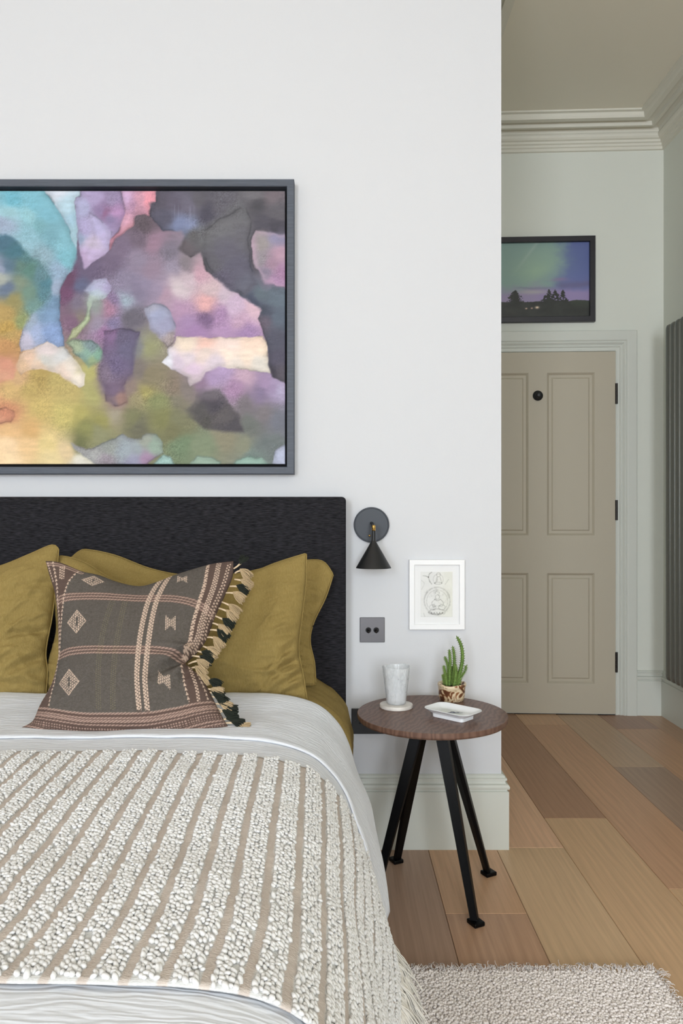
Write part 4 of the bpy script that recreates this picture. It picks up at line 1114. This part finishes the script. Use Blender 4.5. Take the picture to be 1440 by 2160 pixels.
for i, (a, b, ang, dk) in enumerate(cords):
    pa = on_plane(*c4(*a), *CPL); pb = on_plane(*c4(*b), *CPL)
    pa = pa - (pb - pa) * .18
    a_r = math.radians(ang); ln = 138 if i not in (0,) else 112
    tip = on_plane(*c4(b[0] + math.cos(a_r) * ln, b[1] + math.sin(a_r) * ln), *CPL)
    nst = 60
    t = np.linspace(0, 1, 6)
    side_ = np.cross(pn, tip - pb); side_ /= np.linalg.norm(side_)
    L_ = np.linalg.norm(tip - pb)
    sp = RNG.normal(0, 1, (nst, 2))
    sp /= np.maximum(1, np.linalg.norm(sp, axis=1, keepdims=True) / 1.4)
    le = RNG.uniform(.82, 1.08, nst)
    Pth = pb + pn * .004 + (tip - pb)[None, None] * (t[None, :, None] * le[:, None, None])
    w_ = np.sin(np.minimum(t * 1.25, 1.0) * math.pi / 2)[None, :, None]
    Pth = Pth + side_ * sp[:, 0, None, None] * w_ * L_ * .27 + pn * (sp[:, 1, None, None] * w_ * L_ * .14 + .002)
    Pth[..., 2] -= (t ** 2)[None] * L_ * .15
    Pth[..., 2] = np.maximum(Pth[..., 2], .634)
    V, Qf = tubes_np(Pth, np.full((nst, 6), .00115), 4)
    o = quads_np('tassel', V, Qf, M_td if dk else M_tb, cush, True)
    tube('cord', [pa, (pa + pb) / 2 + pn * .001, pb + (tip - pb) * .12 + pn * .003], [.0021, .0022, .0030], M_cord, o, 7)

# ------------------------------------------------------------------ side table
tab = empty('side_table', (.2865, 2.364, 0))
tag(tab, 'round dark wood side table on four splayed black steel legs beside the bed', 'side table')
M_top = wood_mat('smoked_oak', rgb(126, 97, 82), rgb(82, 58, 48), (4.0, 1.5, 1), 6.5, rough=.42, rot=math.radians(52), dist=11, fine=.5)
TR, TZ = .227, .540
pf = [(0, TZ - .0215), (TR - .012, TZ - .0215), (TR - .004, TZ - .0185), (TR - .0005, TZ - .0135), (TR, TZ - .010), (TR, TZ - .0015), (TR - .0012, TZ), (0, TZ)]
tt_ = lathe('table_top', pf, M_top, tab, 96); autosmooth(tt_, 25)
M_leg = mat('black_steel', rgb(5, 5, 6), .40, 0.0, spec=.16)
feet = [(.385 - .2865, 2.168 - 2.364), (.478 - .2865, 2.465 - 2.364), (.192 - .2865, 2.556 - 2.364), (.098 - .2865, 2.265 - 2.364)]
for fx, fyy in feet:
    d = Vector((fx, fyy, 0)); dn = d.normalized(); sd = Vector((-dn.y, dn.x, 0))
    top = dn * .052 + Vector((0, 0, TZ - .021)); bot = d + Vector((0, 0, .008))
    bm = bmesh.new(); rings = []
    for c, w, dp in ((top, .0325, .028), (bot, .0195, .016)):
        # folded sheet: ridge outwards, two flanks, open V behind closed by a thin inner web
        rings.append([bm.verts.new(c + dn * dp * .6), bm.verts.new(c + sd * w * .75 - dn * dp * .25), bm.verts.new(c + sd * w * .55 - dn * dp * .75), bm.verts.new(c - sd * w * .55 - dn * dp * .75), bm.verts.new(c - sd * w * .75 - dn * dp * .25)])
    for k_ in range(5): bm.faces.new((rings[0][k_], rings[0][(k_ + 1) % 5], rings[1][(k_ + 1) % 5], rings[1][k_]))
    bm.faces.new(rings[0]); bm.faces.new(rings[1])
    bmesh.ops.bevel(bm, geom=[e for e in bm.edges if len(e.link_faces) == 2 and e.verts[0].co.z != e.verts[1].co.z], offset=.0012, segments=2, affect='EDGES')
    lg = obj_bm('leg', bm, M_leg, tab)
    bm = bmesh.new(); bm_box(bm, -.020, .020, -.0175, .0175, 0, .0125, .003, 2)
    bmesh.ops.transform(bm, matrix=Matrix.Translation((d.x, d.y, 0)) @ Matrix.Rotation(math.atan2(dn.y, dn.x), 4, 'Z'), verts=bm.verts)
    obj_bm('foot', bm, M_leg, lg)
bm = bmesh.new(); bm_box(bm, -.075, .075, -.075, .075, TZ - .0255, TZ - .0205, .001)
bmesh.ops.rotate(bm, verts=bm.verts, cent=(0, 0, 0), matrix=Matrix.Rotation(.4, 3, 'Z'))
obj_bm('mounting_plate', bm, M_leg, tab)

# marble coaster
M_marble = mat('pale_marble', rgb(226, 221, 214), .4, col2=rgb(200, 194, 187), vscale=(30, 30, 30), detail=6)
cst = lathe('coaster', [(0, TZ), (.0495, TZ), (.0515, TZ + .002), (.0518, TZ + .009), (.0505, TZ + .0115), (.048, TZ + .0122), (0, TZ + .0122)], M_marble, None, 56, (0, 0, 0))
cst.location = (.1826, 2.427, 0); autosmooth(cst, 40)
tag(cst, 'round pale marble coaster under the glass tumbler', 'coaster')
# tumbler with white swirls
M_tum = bpy.data.materials.new('swirled_glass'); M_tum.use_nodes = True
nt_ = M_tum.node_tree; N = nt_.nodes; L = nt_.links
p = N['Principled BSDF']; p.inputs['Roughness'].default_value = .08; p.inputs['Coat Weight'].default_value = .6; p.inputs['Coat Roughness'].default_value = .04
tr_ = N.new('ShaderNodeBsdfTransparent'); tr_.inputs[0].default_value = (.95, .96, .96, 1)
tc = N.new('ShaderNodeTexCoord'); mp = N.new('ShaderNodeMapping'); mp.inputs['Scale'].default_value = (70, 70, 26)
L.new(tc.outputs['Object'], mp.inputs['Vector'])
nz = N.new('ShaderNodeTexNoise'); nz.inputs['Scale'].default_value = 1; nz.inputs['Detail'].default_value = 4; nz.inputs['Distortion'].default_value = 1.6
L.new(mp.outputs[0], nz.inputs['Vector'])
sx = N.new('ShaderNodeSeparateXYZ'); L.new(tc.outputs['Object'], sx.inputs[0])
hr = N.new('ShaderNodeMapRange'); hr.inputs['From Min'].default_value = .0; hr.inputs['From Max'].default_value = .09; hr.inputs['To Min'].default_value = .30; hr.inputs['To Max'].default_value = .0
L.new(sx.outputs['Z'], hr.inputs['Value'])
ad = N.new('ShaderNodeMath'); ad.operation = 'ADD'; L.new(nz.outputs['Fac'], ad.inputs[0]); L.new(hr.outputs[0], ad.inputs[1])
rp = N.new('ShaderNodeMapRange'); rp.inputs['From Min'].default_value = .40; rp.inputs['From Max'].default_value = .75; rp.inputs['To Min'].default_value = .36; rp.inputs['To Max'].default_value = .62
L.new(ad.outputs[0], rp.inputs['Value'])
mp2 = N.new('ShaderNodeMapping'); mp2.inputs['Scale'].default_value = (120, 120, 70); L.new(tc.outputs['Object'], mp2.inputs['Vector'])
n2 = N.new('ShaderNodeTexNoise'); n2.inputs['Scale'].default_value = 1; n2.inputs['Detail'].default_value = 2; L.new(mp2.outputs[0], n2.inputs['Vector'])
fk = N.new('ShaderNodeMapRange'); fk.inputs['From Min'].default_value = .70; fk.inputs['From Max'].default_value = .74; L.new(n2.outputs['Fac'], fk.inputs['Value'])
cm = N.new('ShaderNodeMix'); cm.data_type = 'RGBA'; cm.inputs[6].default_value = rgb(236, 238, 240); cm.inputs[7].default_value = rgb(70, 72, 82)
L.new(fk.outputs[0], cm.inputs[0]); L.new(cm.outputs[2], p.inputs['Base Color'])
ms = N.new('ShaderNodeMixShader'); L.new(rp.outputs[0], ms.inputs[0]); L.new(tr_.outputs[0], ms.inputs[1]); L.new(p.outputs[0], ms.inputs[2])
L.new(ms.outputs[0], N['Material Output'].inputs['Surface'])
H = .1165
tum = lathe('tumbler', [(0, 0), (.026, 0), (.030, .003), (.0315, .010), (.0325, .02), (.037, .055), (.0412, .090), (.0435, H - .002), (.0432, H), (.0418, H), (.0412, H - .003), (.039, .090), (.0345, .055), (.0300, .020), (.0285, .016), (0, .014)], M_tum, None, 56)
for vtx in tum.data.vertices:    # hand blown, slightly uneven
    a = math.atan2(vtx.co.y, vtx.co.x); rr = math.hypot(vtx.co.x, vtx.co.y)
    q = 1 + .018 * math.sin(3 * a + vtx.co.z * 40) * (vtx.co.z / H) + .01 * math.sin(7 * a)
    vtx.co.x *= q; vtx.co.y *= q
    if vtx.co.z > .1: vtx.co.z += .0018 * math.sin(2 * a + .5)
tum.location = (.1826, 2.427, TZ + .0122)
tag(tum, 'flared glass tumbler with milky white swirls on the coaster', 'glass')

# cactus pot
pot = empty('potted_cactus', (.3695, 2.520, TZ))
tag(pot, 'small green cactus in marbled brown and cream pot on the side table', 'potted plant')
M_pot = bpy.data.materials.new('marbled_clay'); M_pot.use_nodes = True
N = M_pot.node_tree.nodes; L = M_pot.node_tree.links; p = N['Principled BSDF']; p.inputs['Roughness'].default_value = .3
tc = N.new('ShaderNodeTexCoord'); mp = N.new('ShaderNodeMapping'); mp.inputs['Scale'].default_value = (28, 28, 34); L.new(tc.outputs['Object'], mp.inputs['Vector'])
nz = N.new('ShaderNodeTexNoise'); nz.inputs['Scale'].default_value = 1; nz.inputs['Detail'].default_value = 1.5; nz.inputs['Distortion'].default_value = 1.2; L.new(mp.outputs[0], nz.inputs['Vector'])
cr = N.new('ShaderNodeValToRGB'); cr.color_ramp.interpolation = 'LINEAR'
els = [(0, rgb(60, 36, 24)), (.36, rgb(92, 54, 34)), (.43, rgb(122, 76, 46)), (.47, rgb(208, 186, 150)), (.60, rgb(226, 208, 176)), (.66, rgb(150, 100, 62)), (.75, rgb(110, 66, 42))]
cr.color_ramp.elements[0].position = 0; cr.color_ramp.elements[0].color = els[0][1]
cr.color_ramp.elements[1].position = els[-1][0]; cr.color_ramp.elements[1].color = els[-1][1]
for q, c in els[1:-1]:
    e_ = cr.color_ramp.elements.new(q); e_.color = c
L.new(nz.outputs['Fac'], cr.inputs[0]); L.new(cr.outputs[0], p.inputs['Base Color'])
pb_ = lathe('pot', [(0, 0), (.036, 0), (.039, .003), (.0418, .015), (.0435, .032), (.0440, .044), (.0455, .047), (.0462, .051), (.0452, .055), (.0425, .0562), (.040, .054), (.039, .046), (0, .046)], M_pot, pot, 44)
for vtx in pb_.data.vertices:    # pinched, hand formed
    a = math.atan2(vtx.co.y, vtx.co.x); q = 1 + .025 * math.sin(3 * a + 1) * (vtx.co.z / .05) + .012 * math.sin(5 * a)
    vtx.co.x *= q; vtx.co.y *= q; vtx.co.z *= 1 + .025 * math.sin(2 * a + 2) + .02 * math.sin(4 * a)
lathe('soil', [(0, .049), (.02, .0485), (.040, .047)], mat('soil', rgb(60, 44, 34), .95, bump=.8, bscale=(300, 300, 300), var=.4, vscale=(200, 200, 200)), pot, 24)
M_cac = mat('cactus_green', rgb(118, 148, 66), .6, col2=rgb(84, 114, 50), vscale=(120, 120, 160), bump=.5, bscale=(300, 300, 300))
M_cact = mat('cactus_spine', rgb(122, 146, 70), .8)
def cpix(u, v, dy=0.0):
    q = at(u, v, 2.520 + dy); return np.array([q.x - .3695, dy, q.z - TZ])
stems = [([(963, 1443), (968, 1425), (974, 1400), (975, 1378), (971, 1358), (962, 1341)], .0075, 0.0), ([(951, 1445), (955, 1425), (958, 1398), (957, 1378), (954, 1362)], .0062, .012), ([(947, 1445), (948, 1420), (949, 1395), (947, 1369)], .0060, -.008),
         ([(943, 1445), (945, 1425), (944, 1403), (937, 1384)], .0058, .004), ([(957, 1447), (960, 1430), (961, 1412), (958, 1400)], .0066, -.016), ([(942, 1446), (940, 1430), (935, 1403)], .0044, -.012), ([(940, 1447), (937, 1436), (934, 1422)], .0040, .010),
         ([(966, 1446), (971, 1430), (980, 1416), (983, 1405), (980, 1408)], .0044, -.006), ([(953, 1448), (952, 1430), (955, 1404)], .0062, .020), ([(962, 1447), (964, 1432), (968, 1415)], .0066, .018)]
for sp_, r_, dy in stems:
    path = spline([cpix(u, v, dy * (.5 + .5 * i / len(sp_))) for i, (u, v) in enumerate(sp_)], 22)
    path[0, 2] = .044
    n_, sides = 22, 10
    prof_r = .86 * r_ * np.minimum(1, np.linspace(1.0, .62, n_) * np.minimum(1, (np.arange(n_)[::-1] + .4) / 2.0))
    V, Qf = tubes_np(path[None], prof_r[None], sides)
    V = V.reshape(n_, sides, 3); c_ = path[:, None]
    f = np.where(np.arange(sides) % 2 == 0, 1.12, .80)[None, :, None]
    V = c_ + (V - c_) * f
    st = quads_np('stem', V.reshape(-1, 3), Qf, M_cac, pot, True)
    sp_paths = []
    for i in range(2, n_ - 1):
        for s in range(0, sides, 2):
            d = V[i, s] - path[i]; d /= np.linalg.norm(d) + 1e-9
            sp_paths.append([V[i, s] - d * .0008, V[i, s] + d * .0048 + np.array([0, 0, .0008])])
    Vs, Qs = tubes_np(np.array(sp_paths), np.tile([.0014, .0003], (len(sp_paths), 1)), 3)
    so = quads_np('spines', Vs, Qs, M_cact, st, False); tag(so, kind='stuff')

# white ceramic dish
M_cer = mat('white_porcelain', rgb(240, 242, 244), .12, spec=.6)
dish = empty('soap_dish', (.3415, 2.305, TZ), math.radians(-43))
tag(dish, 'white rectangular porcelain dish with small blue drawing on the side table', 'dish')
def rrect(hx_, hy_, r, z, n=8, bow=0.0):
    out = []
    for cx_, cy_, a0 in ((hx_ - r, hy_ - r, 0), (-hx_ + r, hy_ - r, 90), (-hx_ + r, -hy_ + r, 180), (hx_ - r, -hy_ + r, 270)):
        for k_ in range(n + 1):
            a = math.radians(a0 + 90 * k_ / n)
            x, y = cx_ + r * math.cos(a), cy_ + r * math.sin(a)
            out.append((x, y, z))
    return [(x + bow * math.copysign(1, x) * (1 - (y / hy_) ** 2) if abs(x) > hx_ * .8 else x, y + bow * math.copysign(1, y) * (1 - (x / hx_) ** 2) if abs(y) > hy_ * .8 else y, z) for x, y, z in out]
rings = [rrect(.052, .030, .008, 0), rrect(.054, .032, .009, .001), rrect(.0545, .0325, .009, .009), rrect(.055, .033, .010, .011), rrect(.066, .041, .017, .018, bow=.004), rrect(.0735, .0475, .019, .0245, bow=.0065), rrect(.0752, .0492, .0195, .0262, bow=.0065),
         rrect(.0745, .0485, .019, .0272, bow=.0065), rrect(.072, .046, .0185, .0262, bow=.0065), rrect(.064, .039, .017, .0205, bow=.004), rrect(.054, .031, .012, .0160), rrect(.048, .026, .010, .0152), rrect(.02, .01, .005, .015)]
V = [q for rg in rings for q in rg]; n_ = len(rings[0]); Q = [(i * n_ + k_, i * n_ + (k_ + 1) % n_, (i + 1) * n_ + (k_ + 1) % n_, (i + 1) * n_ + k_) for i in range(len(rings) - 1) for k_ in range(n_)]
Q += [tuple(range(n_))[::-1], tuple(range((len(rings) - 1) * n_, len(rings) * n_))]
o = from_np('dish_body', V, Q, M_cer, dish); autosmooth(o, 40)
M_ink = mat('blue_ink', rgb(52, 56, 92), .4)
strokes = [[(-.036, -.004), (-.02, -.007), (0, -.006), (.018, -.008), (.036, -.005)], [(-.026, -.006), (-.012, .000), (-.004, .008), (.004, .002), (.010, -.005)], [(-.008, .006), (-.002, .014), (.005, .013), (.004, .007)], [(.004, .006), (.014, .003), (.022, -.004)], [(-.018, -.003), (-.006, -.001), (.006, -.004)], [(.016, .009), (.020, .006), (.025, .008)]]
bm_paths = [spline([(x, y, .0158) for x, y in s], 12) for s in strokes]
ca_, sa_ = math.cos(math.radians(43)), math.sin(math.radians(43))
bm_paths = [np.stack([q[:, 0] * ca_ - q[:, 1] * sa_, q[:, 0] * sa_ + q[:, 1] * ca_, q[:, 2]], -1) * np.array([.78, .78, 1]) for q in bm_paths]
Vv, Qq = tubes_np(np.array(bm_paths), np.full((len(bm_paths), 12), .0009), 4)
Vv[:, 2] = .0157 + (Vv[:, 2] - .0158) * .3
quads_np('drawing', Vv, Qq, M_ink, dish, True)['label'] = 'small blue brush drawing'

# ------------------------------------------------------------------ wall lamp
lamp = empty('wall_lamp', (.1155, WY, 0))
tag(lamp, 'black cone wall lamp with round backplate and brass joint beside the headboard', 'lamp')
lz = EYE - 27.0 / (F / WY) 
o = lathe('backplate', [(0, -.001), (.0600, -.001), (.0605, -.004), (.0605, -.012), (.0585, -.0142), (.0565, -.0142), (.0555, -.0115), (0, -.0115)], mat('lamp_plate', rgb(44, 50, 58), .5), lamp, 64, (0, 0, lz), 'Y'); autosmooth(o, 40)
sy = -.098
jz = lz - .012
tube('arm', [(0, -.011, lz + .006), (.001, -.05, lz + .004), (.003, sy + .012, jz + .002)], .0052, M_black, lamp, 14)
lathe('joint', [(0, -.008), (.0052, -.008), (.0062, -.006), (.0062, .008), (.005, .0105), (0, .0108)], M_brass, lamp, 20, (.0035, sy, jz + .002), 'Z')
tube('pivot_screw', [(.0035, sy - .009, jz + .003), (.0035, sy + .010, jz + .003)], .0042, M_brass, lamp, 14)
rim_z = EYE - 118.0 / F * (WY + sy)
nz_ = jz - .006
o = lathe('shade', [(0, nz_), (.0055, nz_), (.0062, nz_ - .002), (.0066, nz_ - .030), (.0085, nz_ - .036), (.012, nz_ - .042), (.0575, rim_z + .002), (.0585, rim_z), (.0565, rim_z), (.011, nz_ - .046), (0, nz_ - .046)], M_black, lamp, 64, (.003, sy, 0)); autosmooth(o, 45)
lathe('bulb', [(0, rim_z + .022), (.012, rim_z + .025), (.018, rim_z + .036), (.012, rim_z + .055), (0, rim_z + .06)], mat('opal_glass', rgb(235, 232, 222), .3), lamp, 20, (.003, sy, 0))
tube('toggle_switch', [(-.0075, -.011, lz - .036), (-.0075, -.022, lz - .037)], .0032, M_brass, lamp, 12)

# ------------------------------------------------------------------ small framed drawing
smp = empty('framed_drawing', (0, WY, 0))
tag(smp, 'small white framed pencil drawing of seated figures hung above the side table', 'picture')
q_ = F / (WY - .018)
dx0, dx1, dz1, dz0 = (863 - CX) / q_, (980 - CX) / q_, EYE + (CY - 1181) / q_, EYE + (CY - 1328.5) / q_
frame_ring('frame', dx0, dx1, dz0, dz1, .0178, -.018, -.001, M_frame_w, smp)
box('mat_board', dx0 + .015, dx1 - .015, -.009, -.002, dz0 + .015, dz1 - .015, mat('mat_board', rgb(232, 232, 231), .9), smp)
q3 = F / (WY - .010)
def sketch(x, z):
    u = ((x * q3 + CX) - 840) * 9; v = ((CY - (z - EYE) * q3) - 1160) * 9     # detail crop 1440 x 1710
    C = np.zeros((len(x), 3)); C[:] = (224, 224, 221)
    C += (6 * fbm(u / 160, v / 160, 2, 4))[:, None] + np.array([0, 0, -6.]) * sstep(650, 950, u)[:, None]
    def stroke(pts_, w_=7, dk=70):
        nonlocal C
        d, a, L_ = line_sd(u, v, pts_)
        k_ = np.exp(-(d / w_) ** 2) * (.75 + .35 * vnoise(u / 30, v / 30, 4)); C -= (np.clip(k_, 0, 1) * dk * .62)[:, None]
    def oval(cx_, cy_, rx_, ry_, a0=0, a1=360, **kw):
        t = np.radians(np.linspace(a0, a1, 16)); stroke([(cx_ + rx_ * math.cos(q), cy_ + ry_ * math.sin(q)) for q in t], **kw)
    stroke([(470, 490), (530, 500), (570, 520)], 8, 110); stroke([(630, 425), (585, 460), (570, 520)], 8, 110); stroke([(570, 520), (590, 590), (630, 645)], 9, 120)
    oval(760, 470, 36, 38, dk=80); stroke([(730, 520), (715, 600), (700, 630)], dk=80); stroke([(790, 520), (815, 600), (820, 630)], dk=80)
    oval(755, 560, 95, 100, 130, 410, dk=50); oval(755, 632, 75, 18, dk=80); stroke([(745, 520), (735, 600)], 8, 60)
    oval(735, 965, 245, 255, dk=60, w_=14); oval(735, 975, 200, 215, 150, 390, dk=45, w_=9)
    oval(740, 895, 38, 44, dk=90); oval(740, 820, 40, 36, 170, 370, dk=70)
    stroke([(690, 935), (740, 965), (800, 935)], 8, 90); stroke([(690, 940), (635, 1000), (660, 1080), (720, 1060)], 8, 75); stroke([(800, 940), (850, 1000), (830, 1070), (770, 1060)], 8, 75)
    oval(650, 1090, 62, 48, dk=70); oval(825, 1090, 62, 48, dk=70); stroke([(600, 1150), (740, 1120), (870, 1150)], 8, 80)
    for i in range(6): oval(600 + i * 52, 1185, 26, 32, 0, 180, dk=80)
    stroke([(570, 1180), (640, 1220), (740, 1235), (820, 1215)], 9, 80); stroke([(440, 580), (490, 640), (440, 750)], 9, 35); stroke([(950, 560), (890, 650)], 9, 40); stroke([(480, 1200), (500, 1260)], 9, 50)
    C -= (14 * sstep(.1, .5, fbm(u / 45, v / 45, 71, 3)) * sstep(330, 230, np.hypot(u - 735, v - 960)))[:, None]
    return C
M_sk = attr_mat('pencil_paper', .9, spec=.1)
paint_plane('paper', (887.5 - CX) / q3, (954 - CX) / q3, EYE + (CY - 1301) / q3, EYE + (CY - 1206) / q3, -.0102, 130, 180, sketch, M_sk, smp, .001)

# ------------------------------------------------------------------ switch plate and socket
M_plate = mat('grey_switch_metal', rgb(96, 95, 97), .38, .65)
q1 = F / WY
sw = empty('light_switch', (0, WY, 0))
tag(sw, 'square grey metal switch plate with two toggles below the wall lamp', 'light switch')
sx0, sx1, sz1, sz0 = (758.5 - CX) / q1, (811 - CX) / q1, EYE + (CY - 1302) / q1, EYE + (CY - 1354.5) / q1
box('plate', sx0, sx1, -.005, -.0005, sz0, sz1, M_plate, sw, .0018, 2)
for uu in (776.5, 793):
    tx = (uu - CX) / q1; tz = EYE + (CY - 1328.5) / q1
    ro = lathe('toggle', [(0, -.005), (.0095, -.005), (.0095, -.0072), (.0085, -.008), (.0068, -.008), (.0062, -.007), (.0045, -.007), (.0045, -.010), (0, -.0105)], mat('toggle_black', rgb(26, 26, 27), .35, .5), sw, 28, (tx, 0, tz), 'Y')
    tube('lever', [(tx, -.009, tz), (tx, -.020, tz - .006)], [.0022, .0034], M_dark, ro, 12)
so_ = empty('wall_socket', (0, WY, 0))
tag(so_, 'black double wall socket partly hidden behind the side table', 'socket')
ox0, oz1, oz0 = (741 - CX) / q1, EYE + (CY - 1494) / q1, EYE + (CY - 1547.5) / q1
box('plate', ox0, ox0 + .146, -.006, -.0005, oz0, oz1, M_black, so_, .002, 2)
for c_ in (.040, .106):
    bm = bmesh.new()
    for dx_, dz_, w_, h_ in ((0, .012, .004, .008), (-.011, -.006, .0065, .004), (.011, -.006, .0065, .004)):
        bm_box(bm, ox0 + c_ + dx_ - w_ / 2, ox0 + c_ + dx_ + w_ / 2, -.0064, -.005, (oz0 + oz1) / 2 + dz_ - h_ / 2, (oz0 + oz1) / 2 + dz_ + h_ / 2)
    obj_bm('pin_holes', bm, M_backing, so_)
    box('rocker', ox0 + c_ - .005, ox0 + c_ + .005, -.009, -.005, oz1 - .020, oz1 - .008, M_dark, so_, .001)
lathe('screw', [(0, -.0068), (.0028, -.0066), (.003, -.0058), (0, -.0058)], M_plate, so_, 14, (ox0 + .011, 0, (oz0 + oz1) / 2 + .002), 'Y')

# ------------------------------------------------------------------ rug
rug = empty('rug', (.0, 1.4, 0))
tag(rug, 'pale cream looped wool rug on the oak floor beside the bed', 'rug')
RX0, RX1, RY0, RY1 = -.06, .785, .55, 1.925
M_rug = mat('rug_wool', rgb(240, 232, 227), .95, var=.05, vscale=(40, 40, 40), spec=.1)
box('backing', RX0, RX1, RY0 - 1.4, RY1 - 1.4, .001, .010, M_rug, rug, .003)
px_ = np.arange(RX0 + .004, RX1 - .002, .0059); py_ = np.arange(1.45, RY1 - .001, .0059)
X, Y = np.meshgrid(px_, py_); X = X.ravel() + RNG.normal(0, .0022, X.size); Y = Y.ravel() + RNG.normal(0, .0022, Y.size)
k = (X > -.1)
X, Y = X[k], Y[k]; n_ = len(X)
Cn = np.stack([X, Y - 1.4, .0122 + RNG.normal(0, .0009, n_)], -1)
A3 = RNG.normal(0, 1, (n_, 3)); A3 /= np.linalg.norm(A3, axis=1, keepdims=True)
B3 = np.cross(A3, RNG.normal(0, 1, (n_, 3))); B3 /= np.linalg.norm(B3, axis=1, keepdims=True)
C3 = np.cross(A3, B3)
o = blobs('pile', Cn, A3 * .0040, B3 * .0054, C3 * .0042, M_rug, rug, blob_template(4, 5)); tag(o, kind='stuff')
# stray loops along the edges
n_ = 700
e1 = np.stack([RNG.uniform(.0, RX1, n_), np.full(n_, RY1) + RNG.normal(0, .003, n_)], -1)
e2 = np.stack([np.full(300, RX1) + RNG.normal(0, .003, 300), RNG.uniform(1.3, RY1, 300)], -1)
E = np.vstack([e1, e2]); n_ = len(E)
dirn = np.vstack([np.tile([0, 1.0], (700, 1)), np.tile([1.0, 0], (300, 1))]) + RNG.normal(0, .5, (n_, 2))
t = np.linspace(0, 1, 6); ln = RNG.uniform(.006, .018, n_)
Pth = np.zeros((n_, 6, 3))
Pth[..., 0] = E[:, 0:1] + dirn[:, 0:1] * ln[:, None] * t + .002 * np.sin(t * 6 + E[:, 0:1] * 999)
Pth[..., 1] = E[:, 1:2] - 1.4 + dirn[:, 1:2] * ln[:, None] * t + .002 * np.cos(t * 5 + E[:, 0:1] * 777)
Pth[..., 2] = .010 + .010 * np.sin(t * 2.4) * RNG.uniform(.4, 1.4, (n_, 1))
V, Qf = tubes_np(Pth, np.full((n_, 6), .0009), 3)
o = quads_np('edge_loops', V, Qf, M_rug, rug, True); tag(o, kind='stuff')
